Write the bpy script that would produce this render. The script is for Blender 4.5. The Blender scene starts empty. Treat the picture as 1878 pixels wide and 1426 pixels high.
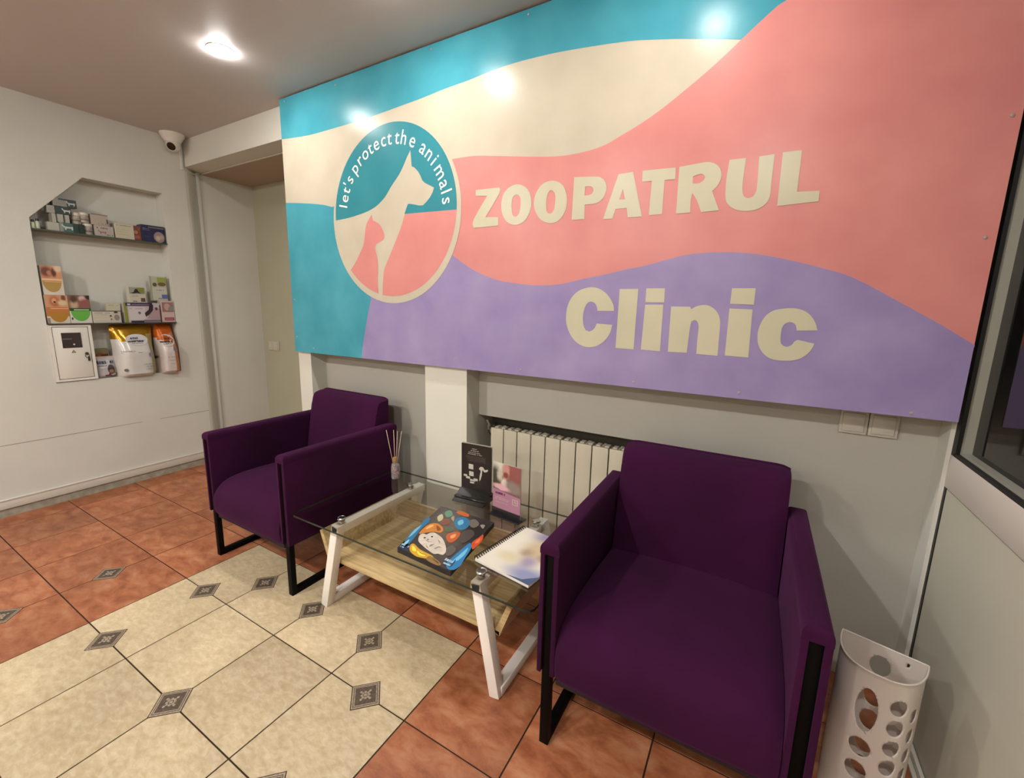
import bpy, bmesh, math, random
from mathutils import Vector, Matrix
from mathutils.geometry import tessellate_polygon
random.seed(7)
SC = bpy.context.scene
COL = SC.collection
# ---------------------------------------------------------------- camera
F, CX, CY, IW, IH = 790.2211, 933.083, 705.822, 1878, 1426
cam = bpy.data.cameras.new('camera'); camo = bpy.data.objects.new('camera', cam); COL.objects.link(camo)
cam.sensor_fit = 'HORIZONTAL'; cam.sensor_width = 36; cam.lens = F * 36 / IW
cam.shift_x = (IW / 2 - CX) / IW; cam.shift_y = (CY - IH / 2) / IW
cam.clip_start = .01
cr, cu, cf = Vector((0.86456094, 0.50209891, 0.02076223)), Vector((-0.10548121, 0.14092223, 0.98438541)), Vector((-0.49133298, 0.8532512, -0.17479786))
M = Matrix.Identity(4)
for i in range(3):
    M[i][0], M[i][1], M[i][2] = cr[i], cu[i], -cf[i]
M[0][3], M[1][3], M[2][3] = 2.28632, -0.51416, 1.3228
camo.matrix_world = M
SC.camera = camo
# ---------------------------------------------------------------- world, exposure
w = bpy.data.worlds.new('world'); SC.world = w; w.use_nodes = True
w.node_tree.nodes['Background'].inputs[0].default_value = (.55, .6, .7, 1)
w.node_tree.nodes['Background'].inputs[1].default_value = .02
vs = SC.view_settings
vs.view_transform = 'Standard'; vs.look = 'None'; vs.gamma = 1; vs.use_curve_mapping = False
vs.exposure = 3.48
LAMP_STRENGTH = 95.0
LAMP_COLOR = (1.0, .965, .93, 1)
# lamps are built by ceiling_light() below: (x, y, strength factor)
LAMPS = [(-.075, .77, .36), (.96, .77, .38), (1.99, .74, .33), (-.2, -1.4, 1.55), (1.0, -1.4, 1.4), (2.2, -1.3, 1.2), (-.9, -3.2, 1.9), (1.0, -3.2, 1.7)]  # near row behind the camera and far mid-room lamp are added unseen fill

S = .355            # floor tile pitch
XL, XR = -1.594, 2.83
ZC = 2.505
YF = -4.0
# ---------------------------------------------------------------- helpers
def lin(h):
    if isinstance(h, tuple): return (h[0], h[1], h[2], 1)
    h = h.lstrip('#'); c = [int(h[i:i+2], 16) / 255 for i in (0, 2, 4)]
    return tuple((x / 12.92 if x <= .04045 else ((x + .055) / 1.055) ** 2.4) for x in c) + (1,)
MATS = {}
def mat(name, col, rough=.6, metal=0., noise=0., nscale=20., bump=0., bscale=200., sheen=0., trans=0., ior=1.45, coat=0., spec=.5, emis=0., col2=None, stretch=None, detail=4.):
    if name in MATS: return MATS[name]
    m = bpy.data.materials.new(name); m.use_nodes = True; MATS[name] = m
    nt = m.node_tree; b = nt.nodes['Principled BSDF']
    c = lin(col); b.inputs['Base Color'].default_value = c
    b.inputs['Roughness'].default_value = rough; b.inputs['Metallic'].default_value = metal
    b.inputs['IOR'].default_value = ior; b.inputs['Transmission Weight'].default_value = trans
    b.inputs['Coat Weight'].default_value = coat; b.inputs['Specular IOR Level'].default_value = spec
    if sheen:
        b.inputs['Sheen Weight'].default_value = sheen; b.inputs['Sheen Roughness'].default_value = .4
        b.inputs['Sheen Tint'].default_value = (c[0]*3+.25, c[1]*3+.1, c[2]*3+.25, 1)
    if emis:
        b.inputs['Emission Color'].default_value = c; b.inputs['Emission Strength'].default_value = emis
    tc = nt.nodes.new('ShaderNodeTexCoord'); vec = tc.outputs['Object']
    if stretch:
        mp = nt.nodes.new('ShaderNodeMapping'); mp.inputs['Scale'].default_value = stretch
        nt.links.new(vec, mp.inputs[0]); vec = mp.outputs[0]
    if noise:
        n = nt.nodes.new('ShaderNodeTexNoise'); n.inputs['Scale'].default_value = nscale; n.inputs['Detail'].default_value = detail
        nt.links.new(vec, n.inputs['Vector'])
        r = nt.nodes.new('ShaderNodeValToRGB'); r.color_ramp.elements[0].position = .3; r.color_ramp.elements[1].position = .7
        c2 = lin(col2) if col2 else tuple(x * (1 - noise) for x in c[:3]) + (1,)
        r.color_ramp.elements[0].color = c2; r.color_ramp.elements[1].color = c
        nt.links.new(n.outputs['Fac'], r.inputs[0]); nt.links.new(r.outputs[0], b.inputs['Base Color'])
    if bump:
        n = nt.nodes.new('ShaderNodeTexNoise'); n.inputs['Scale'].default_value = bscale; n.inputs['Detail'].default_value = 3
        nt.links.new(vec, n.inputs['Vector'])
        bp = nt.nodes.new('ShaderNodeBump'); bp.inputs['Strength'].default_value = bump; bp.inputs['Distance'].default_value = .002
        nt.links.new(n.outputs['Fac'], bp.inputs['Height']); nt.links.new(bp.outputs[0], b.inputs['Normal'])
    return m
def blobmat(name, base, blobs, rough=.5, noise=.0, nscale=30):
    """printed picture of soft colour patches in the UV square: blobs = (u, v, ru, rv, colour, softness)"""
    m = bpy.data.materials.new(name); m.use_nodes = True; nt = m.node_tree; b = nt.nodes['Principled BSDF']
    b.inputs['Roughness'].default_value = rough
    uv = nt.nodes.new('ShaderNodeUVMap'); vec = uv.outputs[0]
    if noise:
        n = nt.nodes.new('ShaderNodeTexNoise'); n.inputs['Scale'].default_value = nscale
        nt.links.new(vec, n.inputs['Vector'])
        a = nt.nodes.new('ShaderNodeVectorMath'); a.operation = 'MULTIPLY_ADD'
        a.inputs[1].default_value = (noise, noise, 0); nt.links.new(n.outputs['Color'], a.inputs[0]); nt.links.new(vec, a.inputs[2])
        s = nt.nodes.new('ShaderNodeVectorMath'); s.operation = 'SUBTRACT'; s.inputs[1].default_value = (noise/2, noise/2, 0)
        nt.links.new(a.outputs[0], s.inputs[0]); vec = s.outputs[0]
    rgb = nt.nodes.new('ShaderNodeRGB'); rgb.outputs[0].default_value = lin(base); cur = rgb.outputs[0]
    for (u, v, ru, rv, c, so) in blobs:
        s = nt.nodes.new('ShaderNodeVectorMath'); s.operation = 'SUBTRACT'; s.inputs[1].default_value = (u, v, 0); nt.links.new(vec, s.inputs[0])
        d = nt.nodes.new('ShaderNodeVectorMath'); d.operation = 'MULTIPLY'; d.inputs[1].default_value = (1/ru, 1/rv, 0); nt.links.new(s.outputs[0], d.inputs[0])
        l = nt.nodes.new('ShaderNodeVectorMath'); l.operation = 'LENGTH'; nt.links.new(d.outputs[0], l.inputs[0])
        mr = nt.nodes.new('ShaderNodeMapRange'); mr.inputs['From Min'].default_value = 1 - so; mr.inputs['From Max'].default_value = 1 + so
        mr.inputs['To Min'].default_value = 1; mr.inputs['To Max'].default_value = 0; mr.interpolation_type = 'SMOOTHSTEP'
        nt.links.new(l.outputs['Value'], mr.inputs['Value'])
        mx = nt.nodes.new('ShaderNodeMix'); mx.data_type = 'RGBA'; nt.links.new(mr.outputs[0], mx.inputs['Factor'])
        nt.links.new(cur, mx.inputs['A']); mx.inputs['B'].default_value = lin(c); cur = mx.outputs['Result']
    nt.links.new(cur, b.inputs['Base Color'])
    return m

class G:
    """geometry collector -> one mesh object"""
    def __init__(s): s.v = []; s.f = []; s.m = []; s.uv = {}; s.smooth = []
    def add(s, vs_, fs, mi=0, sm=False):
        o = len(s.v); s.v += [tuple(v) for v in vs_]
        for f in fs: s.f.append(tuple(o + i for i in f)); s.m.append(mi); s.smooth.append(sm)
        return s
    def box(s, x0, x1, y0, y1, z0, z1, mi=0, bev=0., seg=2, xf=None):
        if not bev:
            vs_ = [(x, y, z) for x in (x0, x1) for y in (y0, y1) for z in (z0, z1)]
            fs = [(0, 1, 3, 2), (4, 6, 7, 5), (0, 4, 5, 1), (2, 3, 7, 6), (0, 2, 6, 4), (1, 5, 7, 3)]
            if xf is not None: vs_ = [xf @ Vector(v) for v in vs_]
            return s.add(vs_, fs, mi)
        bm = bmesh.new(); bmesh.ops.create_cube(bm, size=1)
        for v in bm.verts: v.co = Vector(((x0+x1)/2 + v.co.x*(x1-x0), (y0+y1)/2 + v.co.y*(y1-y0), (z0+z1)/2 + v.co.z*(z1-z0)))
        bmesh.ops.bevel(bm, geom=bm.edges[:], offset=bev, segments=seg, affect='EDGES', profile=.5)
        return s.bm(bm, mi, True, xf)
    def bm(s, bm, mi=0, sm=True, xf=None):
        bm.verts.index_update()
        vs_ = [(xf @ v.co) if xf is not None else v.co.copy() for v in bm.verts]
        s.add(vs_, [[v.index for v in f.verts] for f in bm.faces], mi, sm); bm.free(); return s
    def quad(s, a, b, c, d, mi=0, uv=False):
        s.add([a, b, c, d], [(0, 1, 2, 3)], mi)
        if uv: s.uv[len(s.f) - 1] = [(0, 0), (1, 0), (1, 1), (0, 1)]
        return s
    def poly(s, loops, to3, mi=0, sides=None):
        """filled polygon with holes; to3 maps (a,b)->3D; sides: optional second map for extrusion"""
        L = [[Vector((p[0], p[1], 0)) for p in l] for l in loops]
        tris = tessellate_polygon(L); flat = [p for l in L for p in l]
        s.add([to3(p.x, p.y) for p in flat], tris, mi)
        if sides:
            s.add([sides(p.x, p.y) for p in flat], [t[::-1] for t in tris], mi)
            for l in L:
                n = len(l); o = [to3(p.x, p.y) for p in l] + [sides(p.x, p.y) for p in l]
                s.add(o, [(i, (i+1) % n, n + (i+1) % n, n + i) for i in range(n)], mi)
        return s
    def tube(s, pts, r, n=10, mi=0, cap=True, closed=False):
        pts = [Vector(p) for p in pts]; rings = []; N = len(pts); up = None
        for i, p in enumerate(pts):
            if closed: t = (pts[(i+1) % N] - pts[i-1]).normalized()
            else: t = (pts[min(i+1, N-1)] - pts[max(i-1, 0)]).normalized()
            if up is None: up = Vector((0, 0, 1)) if abs(t.z) < .9 else Vector((1, 0, 0))
            a = t.cross(up).normalized(); b = a.cross(t); up = b
            rr = r[i] if isinstance(r, (list, tuple)) else r
            rings.append([p + rr*(a*math.cos(2*math.pi*k/n) + b*math.sin(2*math.pi*k/n)) for k in range(n)])
        fs = []
        for i in range(N if closed else N-1):
            j = (i+1) % N
            fs += [(i*n+k, i*n+(k+1) % n, j*n+(k+1) % n, j*n+k) for k in range(n)]
        s.add([v for q in rings for v in q], fs, mi, True)
        if cap and not closed:
            s.add(rings[0], [tuple(range(n))[::-1]], mi); s.add(rings[-1], [tuple(range(n))], mi)
        return s
    def lathe(s, prof, c=(0, 0, 0), n=24, mi=0, xf=None):
        vs_ = []; fs = []
        for (r, z) in prof:
            for k in range(n):
                a = 2*math.pi*k/n; v = Vector((c[0]+r*math.cos(a), c[1]+r*math.sin(a), c[2]+z))
                vs_.append(xf @ v if xf is not None else v)
        for i in range(len(prof)-1):
            fs += [(i*n+k, i*n+(k+1) % n, (i+1)*n+(k+1) % n, (i+1)*n+k) for k in range(n)]
        fs += [tuple(range(n))[::-1], tuple((len(prof)-1)*n+k for k in range(n))]
        return s.add(vs_, fs, mi, True)
    def bar(s, a, b, w, d, mi=0, side=Vector((0, 1, 0)), bev=0.003):
        """rectangular bar a->b, w across 'side', d in the remaining direction"""
        a, b = Vector(a), Vector(b); t = (b-a); L = t.length; t.normalize()
        sd = (side - t*side.dot(t)).normalized(); n = t.cross(sd)
        X = Matrix(((t.x, sd.x, n.x, a.x), (t.y, sd.y, n.y, a.y), (t.z, sd.z, n.z, a.z), (0, 0, 0, 1)))
        return s.box(0, L, -w/2, w/2, -d/2, d/2, mi, bev, 2, X)
    def build(s, name, mats, parent=None, loc=None, sharp=35):
        me = bpy.data.meshes.new(name); me.from_pydata(s.v, [], s.f)
        if not isinstance(mats, (list, tuple)): mats = [mats]
        for m in mats: me.materials.append(m)
        me.polygons.foreach_set('material_index', s.m); me.polygons.foreach_set('use_smooth', s.smooth)
        if s.uv:
            ul = me.uv_layers.new(name='UVMap')
            for fi, cs in s.uv.items():
                for li, c in zip(me.polygons[fi].loop_indices, cs): ul.data[li].uv = c
        me.validate(clean_customdata=False)
        bm = bmesh.new(); bm.from_mesh(me)
        bmesh.ops.remove_doubles(bm, verts=bm.verts[:], dist=1e-6) if not s.uv else None
        if len(bm.faces) < 60000: bmesh.ops.recalc_face_normals(bm, faces=bm.faces[:])
        for e in bm.edges:
            if len(e.link_faces) == 2 and e.calc_face_angle(0) > math.radians(sharp): e.smooth = False
        bm.to_mesh(me); bm.free(); me.update()
        o = bpy.data.objects.new(name, me); COL.objects.link(o)
        if parent: o.parent = parent
        if loc: o.location = loc
        return o
def tag(o, label, cat, group=None):
    o['label'] = label; o['category'] = cat
    if group: o['group'] = group
    return o
def thing(name, label, cat, loc=(0, 0, 0), rz=0, group=None):
    o = bpy.data.objects.new(name, None); COL.objects.link(o); o.empty_display_size = .05
    o.location = loc; o.rotation_euler = (0, 0, rz)
    return tag(o, label, cat, group)
def struct(o, label=None):
    o['kind'] = 'structure'
    if label: o['label'] = label
    return o
def dup(root, loc, rz=0, label=None, group=None):
    r = root.copy(); COL.objects.link(r); r.location = loc; r.rotation_euler = (0, 0, rz)
    if label: r['label'] = label
    if group: r['group'] = group
    def rec(a, b):
        for ch in [c for c in bpy.data.objects if c.parent == a and c.name in names]:
            c = ch.copy(); COL.objects.link(c); c.parent = b; rec(ch, c)
    names = {o.name for o in bpy.data.objects}
    rec(root, r)
    return r
def spline(pts, closed=False, n=6):
    P = [Vector((p[0], p[1])) for p in pts]; N = len(P); out = []
    rng = range(N if closed else N-1)
    for i in rng:
        if closed: a, b, c, d = P[i-1], P[i], P[(i+1) % N], P[(i+2) % N]
        else: a, b, c, d = P[max(i-1, 0)], P[i], P[i+1], P[min(i+2, N-1)]
        for k in range(n):
            t = k/n
            out.append(.5*((2*b) + (c-a)*t + (2*a-5*b+4*c-d)*t*t + (-a+3*b-3*c+d)*t**3))
    if not closed: out.append(P[-1])
    return [(p.x, p.y) for p in out]

def csmooth(pts, n=4, lim=42):
    """closed outline: rounds the gentle bends, keeps the sharp corners"""
    P = [Vector((p[0], p[1])) for p in pts]; N = len(P); cor = []
    for i in range(N):
        a, b = P[i]-P[i-1], P[(i+1) % N]-P[i]
        cor.append(math.degrees(abs(a.angle(b, 0))) > lim)
    out = []
    for i in range(N):
        j = (i+1) % N; b, c = P[i], P[j]
        if cor[i] and cor[j]: out.append((b.x, b.y)); continue
        a = b - (c-b)*.5 if cor[i] else P[i-1]; d = c + (c-b)*.5 if cor[j] else P[(j+1) % N]
        for k in range(n):
            t = k/n; q = .5*((2*b) + (c-a)*t + (2*a-5*b+4*c-d)*t*t + (-a+3*b-3*c+d)*t**3); out.append((q.x, q.y))
    return out

# ---------------------------------------------------------------- base materials
M_WALL = mat('wall_paint', '#cdccc2', .75, noise=.06, nscale=3, bump=.25, bscale=260)
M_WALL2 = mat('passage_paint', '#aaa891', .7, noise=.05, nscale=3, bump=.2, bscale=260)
M_CEIL = mat('ceiling_paint', '#c2bab7', .5, noise=.05, nscale=1.5, bump=.12, bscale=120)
M_TRIM = mat('white_trim', '#d4d0c4', .5)
M_DARK = mat('dark_gap', '#2a2118', .9)
M_BLACK = mat('black_rubber', '#0a0a0a', .5)
M_ALU = mat('painted_aluminium', '#d2cac0', .4)
M_ALU2 = mat('grey_bead', '#8d8c80', .45)
M_PILA = mat('lit_pilaster_paint', '#d3d1c4', .7, noise=.04, nscale=3, bump=.2, bscale=260)  # lighter than the recess: light on the pilaster fronts put into the colour
M_REC = mat('shaded_recess_paint', '#aca99e', .75, noise=.05, nscale=3, bump=.2, bscale=260)  # wall tone darkened, holds the shade under the board
M_SCREW = mat('painted_screw', '#a3948f', .5)
M_METAL = mat('chrome', '#c9c9c6', .18, 1.)
M_WHITE = mat('white_plastic', '#d8d5cb', .35)
# ---------------------------------------------------------------- floor
def tile_mat(name, base, dark, light, nsc, streak):
    m = bpy.data.materials.new(name); m.use_nodes = True; nt = m.node_tree; b = nt.nodes['Principled BSDF']; N = nt.nodes.new; Lk = nt.links.new
    tc = N('ShaderNodeTexCoord')
    sc = N('ShaderNodeVectorMath'); sc.operation = 'SCALE'; sc.inputs['Scale'].default_value = 1/S; Lk(tc.outputs['Object'], sc.inputs[0])
    fl = N('ShaderNodeVectorMath'); fl.operation = 'FLOOR'; Lk(sc.outputs[0], fl.inputs[0])
    wn = N('ShaderNodeTexWhiteNoise'); wn.noise_dimensions = '3D'; Lk(fl.outputs[0], wn.inputs['Vector'])
    # offset the stone pattern per tile
    ma = N('ShaderNodeVectorMath'); ma.operation = 'MULTIPLY_ADD'; ma.inputs[1].default_value = (9, 9, 9); Lk(wn.outputs['Color'], ma.inputs[0]); Lk(tc.outputs['Object'], ma.inputs[2])
    mp = N('ShaderNodeMapping'); mp.inputs['Scale'].default_value = streak; mp.inputs['Rotation'].default_value = (0, 0, .5); Lk(ma.outputs[0], mp.inputs[0])
    n1 = N('ShaderNodeTexNoise'); n1.inputs['Scale'].default_value = nsc; n1.inputs['Detail'].default_value = 9; n1.inputs['Roughness'].default_value = .62; n1.inputs['Distortion'].default_value = .35; Lk(mp.outputs[0], n1.inputs['Vector'])
    r = N('ShaderNodeValToRGB'); e = r.color_ramp.elements; e[0].position = .32; e[0].color = lin(dark); e[1].position = .68; e[1].color = lin(light)
    x = e.new(.5); x.color = lin(base); Lk(n1.outputs['Fac'], r.inputs[0])
    n3 = N('ShaderNodeTexNoise'); n3.inputs['Scale'].default_value = 3.2; n3.inputs['Detail'].default_value = 3; Lk(ma.outputs[0], n3.inputs['Vector'])
    ad = N('ShaderNodeMath'); ad.operation = 'MULTIPLY_ADD'; ad.inputs[1].default_value = .6; ad.inputs[2].default_value = -.3; Lk(n3.outputs['Fac'], ad.inputs[0])
    mr = N('ShaderNodeMapRange'); mr.inputs['To Min'].default_value = .82; mr.inputs['To Max'].default_value = 1.12; Lk(wn.outputs['Value'], mr.inputs['Value'])
    a2 = N('ShaderNodeMath'); a2.operation = 'ADD'; Lk(mr.outputs[0], a2.inputs[0]); Lk(ad.outputs[0], a2.inputs[1])
    hs = N('ShaderNodeHueSaturation'); Lk(a2.outputs[0], hs.inputs['Value']); Lk(r.outputs[0], hs.inputs['Color'])
    Lk(hs.outputs[0], b.inputs['Base Color'])
    rr = N('ShaderNodeMapRange'); rr.inputs['To Min'].default_value = .32; rr.inputs['To Max'].default_value = .55; Lk(n1.outputs['Fac'], rr.inputs['Value']); Lk(rr.outputs[0], b.inputs['Roughness'])
    bp = N('ShaderNodeBump'); bp.inputs['Strength'].default_value = .35; bp.inputs['Distance'].default_value = .004; Lk(n1.outputs['Fac'], bp.inputs['Height']); Lk(bp.outputs[0], b.inputs['Normal'])
    return m
M_TERRA = tile_mat('terracotta_tile', '#a0613f', '#83482d', '#b07a58', 11, (1, 1.8, 1))
M_CREAM = tile_mat('cream_tile', '#bba988', '#ad9a78', '#c9ba9b', 30, (1, 1.8, 1))
M_GROUT = mat('grout', '#2e1c0f', .95)
M_DECO1 = mat('decor_dark', '#5a4d3f', .6, noise=.5, nscale=160, col2='#3b3127')
M_DECO2 = mat('decor_light', '#a39480', .6, noise=.4, nscale=200, col2='#7d6f5c')
g = G()
g.box(XL-.4, 4.6, YF, 1.95, -.06, -.0022, 0)
gr = .0026
for i in range(-6, 13):
    for j in range(-12, 6):
        x0, x1, y0, y1 = i*S+gr, (i+1)*S-gr, j*S+gr, (j+1)*S-gr
        x0 = max(x0, XL-.4); y1 = min(y1, 1.95); y0 = max(y0, YF)
        if x1 <= x0 or y1 <= y0: continue
        cream = 0 <= i < 4 and j < 2
        g.box(x0, x1, y0, y1, -.004, 0, 2 if cream else 1)
dec = [(.5, 0), (.5, 1), (3.5, 0), (3.5, 1), (1, 1.5), (2, 1.5), (3, 1.5), (2, 0), (-1, .5), (-1, -.5), (2, -2), (.5, -2), (-1, -1.5), (.5, -1), (3.5, -1), (3.5, -2), (2, -4)]
def dia(cx, cy, r, z0, z1, mi):
    g.add([(cx-r, cy, z1), (cx, cy-r, z1), (cx+r, cy, z1), (cx, cy+r, z1), (cx-r, cy, z0), (cx, cy-r, z0), (cx+r, cy, z0), (cx, cy+r, z0)],
          [(0, 1, 2, 3), (0, 4, 5, 1), (1, 5, 6, 2), (2, 6, 7, 3), (3, 7, 4, 0)], mi)
for (i, j) in dec:
    cx, cy = i*S, j*S; R = .19*S
    dia(cx, cy, R, -.003, .0003, 0); dia(cx, cy, R-.004, -.003, .0008, 4)
    dia(cx, cy, R-.011, 0, .0011, 3); dia(cx, cy, R-.0145, 0, .0014, 4); dia(cx, cy, R-.019, 0, .0017, 3)
    for k in range(4):   # relief rosette of the decor tile
        a = k*math.pi/2
        for rr_, aa in ((.012, 0), (.021, 0), (.012, math.pi/4)):
            px, py = cx + rr_*math.cos(a+aa), cy + rr_*math.sin(a+aa)
            g.lathe([(.0045, 0), (.0045, .0004), (.0028, .0007)], (px, py, .0017), 8, 4)
    g.lathe([(.006, 0), (.006, .0004), (.003, .0007)], (cx, cy, .0017), 8, 4)
floor = struct(g.build('floor', [M_GROUT, M_TERRA, M_CREAM, M_DECO1, M_DECO2]), 'terracotta tiles with a cream tile carpet and small diamond decor inlays')

# ---------------------------------------------------------------- room shell
g = G()
g.box(XL-.45, 4.6, YF, 1.95, ZC, ZC+.12, 0)
struct(g.build('ceiling', M_CEIL), 'matt pale ceiling with downlights')
# left wall with the niche
NY0, NY1, NZ0, NZ1, NXB = .391, 1.09, .79, 2.096, -1.703
niche = [(NY0, NZ0), (NY1, NZ0), (1.095, NZ1), (.663, NZ1), (NY0, 1.803)]
YE = 1.255
g = G()
outline = [(YF, 0), (YE, 0), (YE, ZC), (YF, ZC)]
g.poly([outline, niche[::-1]], lambda a, b: (XL, a, b))
n = len(niche)
vv = [(XL, a, b) for a, b in niche] + [(NXB, a, b) for a, b in niche]
g.add(vv, [(i, (i+1) % n, n+(i+1) % n, n+i) for i in range(n)])
g.add([(NXB, a, b) for a, b in niche], [tuple(range(n))])
g.box(XL-.45, NXB-.01, YF, 1.2, 0, ZC)      # masonry behind
# rounded outer corner turning into the passage
XP, YP = -1.662, 1.352
cpts = [(XL, YE), (XL-.004, YE+.02), (XL-.014, YE+.037), (XP, YP)]
g.add([(x, y, z) for z in (0, ZC) for x, y in cpts], [(i, i+1, 5+i, 4+i) for i in range(3)])
g.add([(x, y, z) for z in (0, ZC) for x, y in [(XP, YP), (XP, 1.95)]], [(0, 1, 3, 2)])
# hairline groove where the lower wall was boarded over
g.box(XL-.001, XL+.0008, YF, .81, .4405, .4435, 1); g.box(XL-.001, XL+.0008, .915, YE, .4405, .4435, 1)
g.add([(XL+.0008, YE, .4405), (XP+.001, YP-.002, .452), (XP+.001, YP-.002, .455), (XL+.0008, YE, .4435)], [(0, 1, 2, 3)], 1)
M_SEAM = mat('seam_line', '#8f866c', .9)
struct(g.build('wall_left', [M_WALL, M_SEAM]), 'pale rough painted wall with a bevelled shelf niche')
g = G()
g.box(XL, XL+.014, YF, YE-.002, .053, .112, 0, .002)
g.box(XL, XL+.018, YF, YE-.002, .104, .1125, 0, .002)
g.box(XL, XL+.004, YF, YE, .0, .045, 1)
struct(g.build('baseboard_left', [M_TRIM, mat('raw_screed', '#a8a291', .95, noise=.35, nscale=25)]), 'white baseboard fixed a little above the tiles')
# passage end wall, its ceiling and the beam over the opening
PY = 1.80
g = G()
g.box(XP-.1, -.2, PY, PY+.1, 0, 2.33)
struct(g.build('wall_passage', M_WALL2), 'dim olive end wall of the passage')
g = G()
g.box(XP-.05, -.30, 1.405, PY+.02, 2.312, 2.45)
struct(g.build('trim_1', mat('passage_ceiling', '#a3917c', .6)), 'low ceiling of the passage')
g = G()
g.box(XP-.05, -.285, 1.26, 1.408, 2.319, ZC-.001)
struct(g.build('trim_2', M_WALL), 'painted beam over the passage opening')
# banner wall: pilasters, shallow recesses, deep radiator recess
PFY, RY, DY = 1.226, 1.336, 1.47
g = G()
g.box(-.303, -.180, PFY, 1.95, 0, ZC, 1)
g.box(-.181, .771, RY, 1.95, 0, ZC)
g.box(.77, 1.041, PFY, 1.95, 0, ZC, 1)
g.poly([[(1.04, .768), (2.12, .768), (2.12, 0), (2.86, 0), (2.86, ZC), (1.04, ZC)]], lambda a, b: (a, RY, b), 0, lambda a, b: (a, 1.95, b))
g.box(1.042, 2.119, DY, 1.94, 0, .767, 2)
struct(g.build('wall_back', [M_REC, M_PILA, mat('recess_deep_shade', '#565247', .95)]), 'painted wall with pilasters and a radiator recess under the mural board')  # radiator recess back coloured dark to carry the shadow there
g = G()
g.box(2.818, 2.8285, 1.256, RY+.002, 0, ZC)
struct(g.build('trim_3', M_WALL), 'narrow white batten in the corner beside the partition')
g = G(); g.box(XL-.45, 4.6, YF-.12, YF, 0, ZC)
struct(g.build('wall_front', M_WALL), 'wall behind the camera')
# right partition: white panel, rail, glazing
g = G()
g.box(XR, XR+.05, YF, 1.235, .012, .808, 0)
g.box(XR-.004, XR+.055, YF, 1.249, .812, .914, 1, .003)
g.box(XR-.002, XR+.05, 1.252, 1.34, 0, ZC, 1)
g.box(XR-.003, XR+.055, YF, 1.24, 2.44, ZC, 1)
wr = struct(g.build('wall_right', [mat('partition_panel', '#bcbaa9', .5, noise=.04, nscale=5, bump=.1, bscale=300), M_ALU]), 'partition of white panel and glazed upper part')
g = G(); g.box(XR-.002, XR+.04, 1.236, 1.2515, .0, .812); g.build('panel_gasket', M_BLACK, wr)
g = G(); g.box(XR+.004, XR+.012, YF, 1.236, .0, .012); g.build('floor_seal', M_BLACK, wr)
g = G()
g.box(XR-.002, XR+.055, 1.222, 1.2515, .914, 2.44, 0); g.box(XR-.002, XR+.02, YF, 1.23, .913, .924, 0)
w1 = struct(g.build('window_1', M_BLACK), 'fixed dark glazing of the partition with black gasket')
g = G(); g.box(XR+.008, XR+.030, 1.206, 1.2225, .92, 2.44, 0); g.box(XR+.008, XR+.030, YF, 1.206, .914, .932, 0); g.build('glazing_bead', M_ALU2, w1)
M_PANE = mat('dark_glass', '#3a3a38', .03, trans=.9, ior=1.5)
g = G(); g.box(XR+.028, XR+.034, YF, 1.206, .925, 2.44); g.build('pane', M_PANE, w1)
# dim neighbouring room seen through the glass
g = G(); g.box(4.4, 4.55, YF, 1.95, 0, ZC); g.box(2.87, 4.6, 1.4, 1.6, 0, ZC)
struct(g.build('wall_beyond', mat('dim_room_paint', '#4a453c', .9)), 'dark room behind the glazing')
# lower partition skirting (thin black line and white strip at the floor)
g = G()
g.box(XR-.014, XR-.003, YF, 1.23, .004, .03, 0, .002); g.box(XR-.026, XR-.014, YF, 1.23, .0, .012, 0, .002); 
struct(g.build('baseboard_right', M_TRIM), 'thin white floor strip along the partition')

# ---------------------------------------------------------------- lamps
M_BULB = bpy.data.materials.new('lamp_glass'); M_BULB.use_nodes = True
_n = M_BULB.node_tree; _n.nodes.clear(); _e = _n.nodes.new('ShaderNodeEmission'); _o = _n.nodes.new('ShaderNodeOutputMaterial')
_at = _n.nodes.new('ShaderNodeAttribute'); _at.attribute_type = 'OBJECT'; _at.attribute_name = 'power'
_mm = _n.nodes.new('ShaderNodeMath'); _mm.operation = 'MULTIPLY'; _mm.inputs[1].default_value = LAMP_STRENGTH
_n.links.new(_at.outputs['Fac'], _mm.inputs[0]); _n.links.new(_mm.outputs[0], _e.inputs[1])
_e.inputs[0].default_value = LAMP_COLOR; _n.links.new(_e.outputs[0], _o.inputs[0])
def ceiling_light(x, y, p, label):
    t = thing('ceiling_light', label, 'ceiling light', (x, y, ZC), 0, None)
    g = G(); g.lathe([(.056, -.0005), (.056, -.002), (.051, -.0026), (.0475, -.002), (.0475, -.0005)], n=32); g.build('trim_ring', M_WHITE, t)
    g = G(); g.lathe([(.046, -.0010), (.046, -.0055), (.040, -.0095), (.026, -.0125), (.002, -.0135)], n=28); b = g.build('bulb', M_BULB, t)
    b['power'] = float(p)
    return t
NM = ['round lit ceiling downlight left of the mural board, nearest the security camera', 'round ceiling downlight in front of the emblem end of the mural board',
      'round ceiling downlight above the right part of the mural board', 'added unseen fill downlight behind the camera near the left wall', 'added unseen fill downlight behind the camera in the middle of the room', 'added unseen fill downlight behind the camera next to the partition',
      'far round ceiling downlight behind the camera by the left wall', 'far added unseen fill downlight behind the camera at mid room']
for (x, y, p), nm in zip(LAMPS, NM): ceiling_light(x, y, p, nm)

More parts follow.
